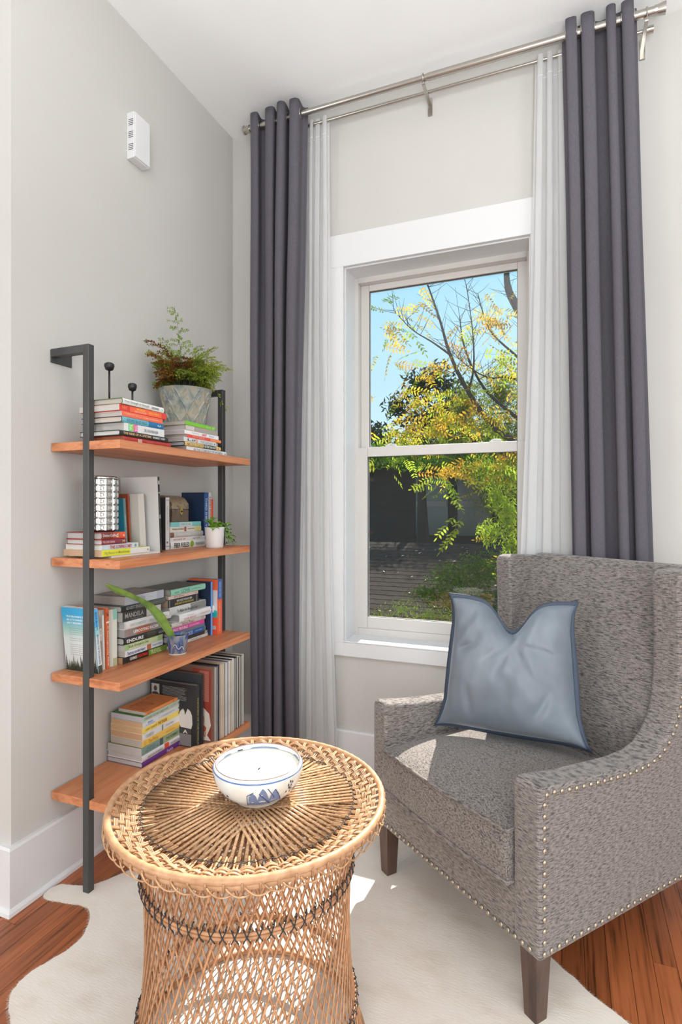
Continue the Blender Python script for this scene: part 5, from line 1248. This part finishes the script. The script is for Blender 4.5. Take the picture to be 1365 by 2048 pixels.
def compound(n_pair, L, seed, m):
    R = random.Random(seed); b = MB(); b.tube([(L*k/6, 0, -.18*L*(k/6)**2) for k in range(7)], .0016, 3)
    for k in range(n_pair+1):
        t = .14+.86*k/n_pair; c = Vector((L*t, 0, -.18*L*t*t))
        for s_ in ((-1, 1) if k < n_pair else (0,)):
            if R.random() < .08: continue
            l = L*.24*(1-.3*abs(t-.45))*R.uniform(.85, 1.1); d = Vector((.45, s_, -.25+R.uniform(-.2, .2))).normalized() if s_ else Vector((1, 0, -.3)).normalized()
            w_ = l*.17; sd_ = d.cross(Vector((R.uniform(-.3, .3), R.uniform(-.3, .3), 1))).normalized(); n0 = len(b.V)
            b.V += [c, c+d*l*.35+sd_*w_, c+d*l*.7+sd_*w_*.8, c+d*l, c+d*l*.7-sd_*w_*.8, c+d*l*.35-sd_*w_]; b.F += [(n0, n0+1, n0+5), (n0+1, n0+2, n0+4, n0+5), (n0+2, n0+3, n0+4)]
    return me('compound_leaf', b.V, b.F, m)
My = [leaf_mat('autumn_yellow', 'd2b23a', .25, .65), leaf_mat('autumn_green', 'a0ac34', .25, .65), leaf_mat('autumn_orange', 'd0a038', .25, .6)]
cl_ = [compound(6, .30, 1, My[0]), compound(7, .34, 2, My[1]), compound(5, .24, 3, My[0]), compound(6, .30, 4, My[2]), compound(7, .32, 5, My[1])]
R = random.Random(21)
def proj_dir():
    pass
# leaf clusters (centre, spread, count, kinds)
LC = [((.0, 3.4, 2.45), (.2, .15, .14), 14, (0, 3, 1)), ((.35, 3.5, 2.35), (.16, .15, .12), 12, (0, 1)), ((.75, 3.7, 2.25), (.2, .15, .16), 16, (0, 3, 4)), ((-.18, 3.3, 3.15), (.12, .1, .16), 8, (0, 3)), ((.85, 3.8, 3.2), (.18, .1, .2), 12, (0, 3)), ((-.10, 3.6, 3.25), (.16, .2, .22), 8, (0, 1, 4)), ((.02, 3.6, 3.55), (.12, .2, .15), 6, (3, 0)), ((-.22, 3.4, 2.98), (.10, .2, .12), 4, (0, 3)), ((.05, 3.6, 2.85), (.14, .2, .10), 5, (1, 4)), ((.30, 3.8, 2.95), (.12, .2, .12), 5, (3, 0)),
      ((.20, 3.7, 2.62), (.16, .2, .16), 9, (0, 3)), ((.62, 4.1, 3.30), (.16, .2, .12), 9, (0, 3, 1)), ((.90, 4.3, 3.45), (.20, .2, .22), 15, (0, 2)), ((1.05, 4.4, 3.0), (.18, .2, .25), 14, (0, 1)), ((.80, 4.2, 2.85), (.14, .2, .14), 7, (1, 0)),
      ((.10, 3.7, 2.2), (.22, .2, .2), 18, (0, 3, 1)), ((-.15, 3.5, 1.95), (.25, .2, .16), 18, (0, 1, 4)), ((.45, 3.9, 2.15), (.22, .2, .2), 18, (0, 1, 3)), ((.25, 3.8, 1.72), (.45, .3, .10), 20, (1, 4, 0)),
      ((.95, 4.2, 2.45), (.24, .2, .2), 14, (0, 1)), ((.45, 3.5, 1.66), (.16, .15, .07), 14, (0, 3)), ((.85, 3.6, 1.60), (.2, .15, .10), 16, (0, 1, 3)), ((.44, 3.0, 1.42), (.10, .1, .07), 7, (1, 4)), ((.9, 3.6, 1.15), (.14, .1, .25), 10, (0, 1, 4)), ((.60, 2.9, 1.08), (.03, .05, .08), 4, (1,)), ((1.0, 3.7, 1.80), (.2, .15, .15), 10, (0, 3)), ((-.1, 3.2, 2.02), (.2, .1, .10), 14, (0, 1)), ((.3, 3.4, 2.1), (.2, .1, .16), 14, (0, 1, 3)),
      ((.60, 4.0, 2.75), (.25, .2, .2), 8, (0, 3)), ((1.15, 4.4, 3.6), (.15, .2, .2), 10, (0, 2))]
for c, sp_, n, kinds in LC:
    for _ in range(n):
        p = wp_(c[0]+R.gauss(0, sp_[0]*.7), c[1]+R.gauss(0, sp_[1]*.7), c[2]+R.gauss(0, sp_[2]*.7))
        o = ob('compound_leaf', cl_[R.choice(kinds)], at_, p, (R.uniform(-.9, .9)+PI/2*R.choice((0, 1)), R.uniform(-.1, 1.0), R.choice((PI, 0))+R.uniform(-.9, .9)+.3)); s_ = R.uniform(.6, .95); o.scale = (s_, s_, s_)
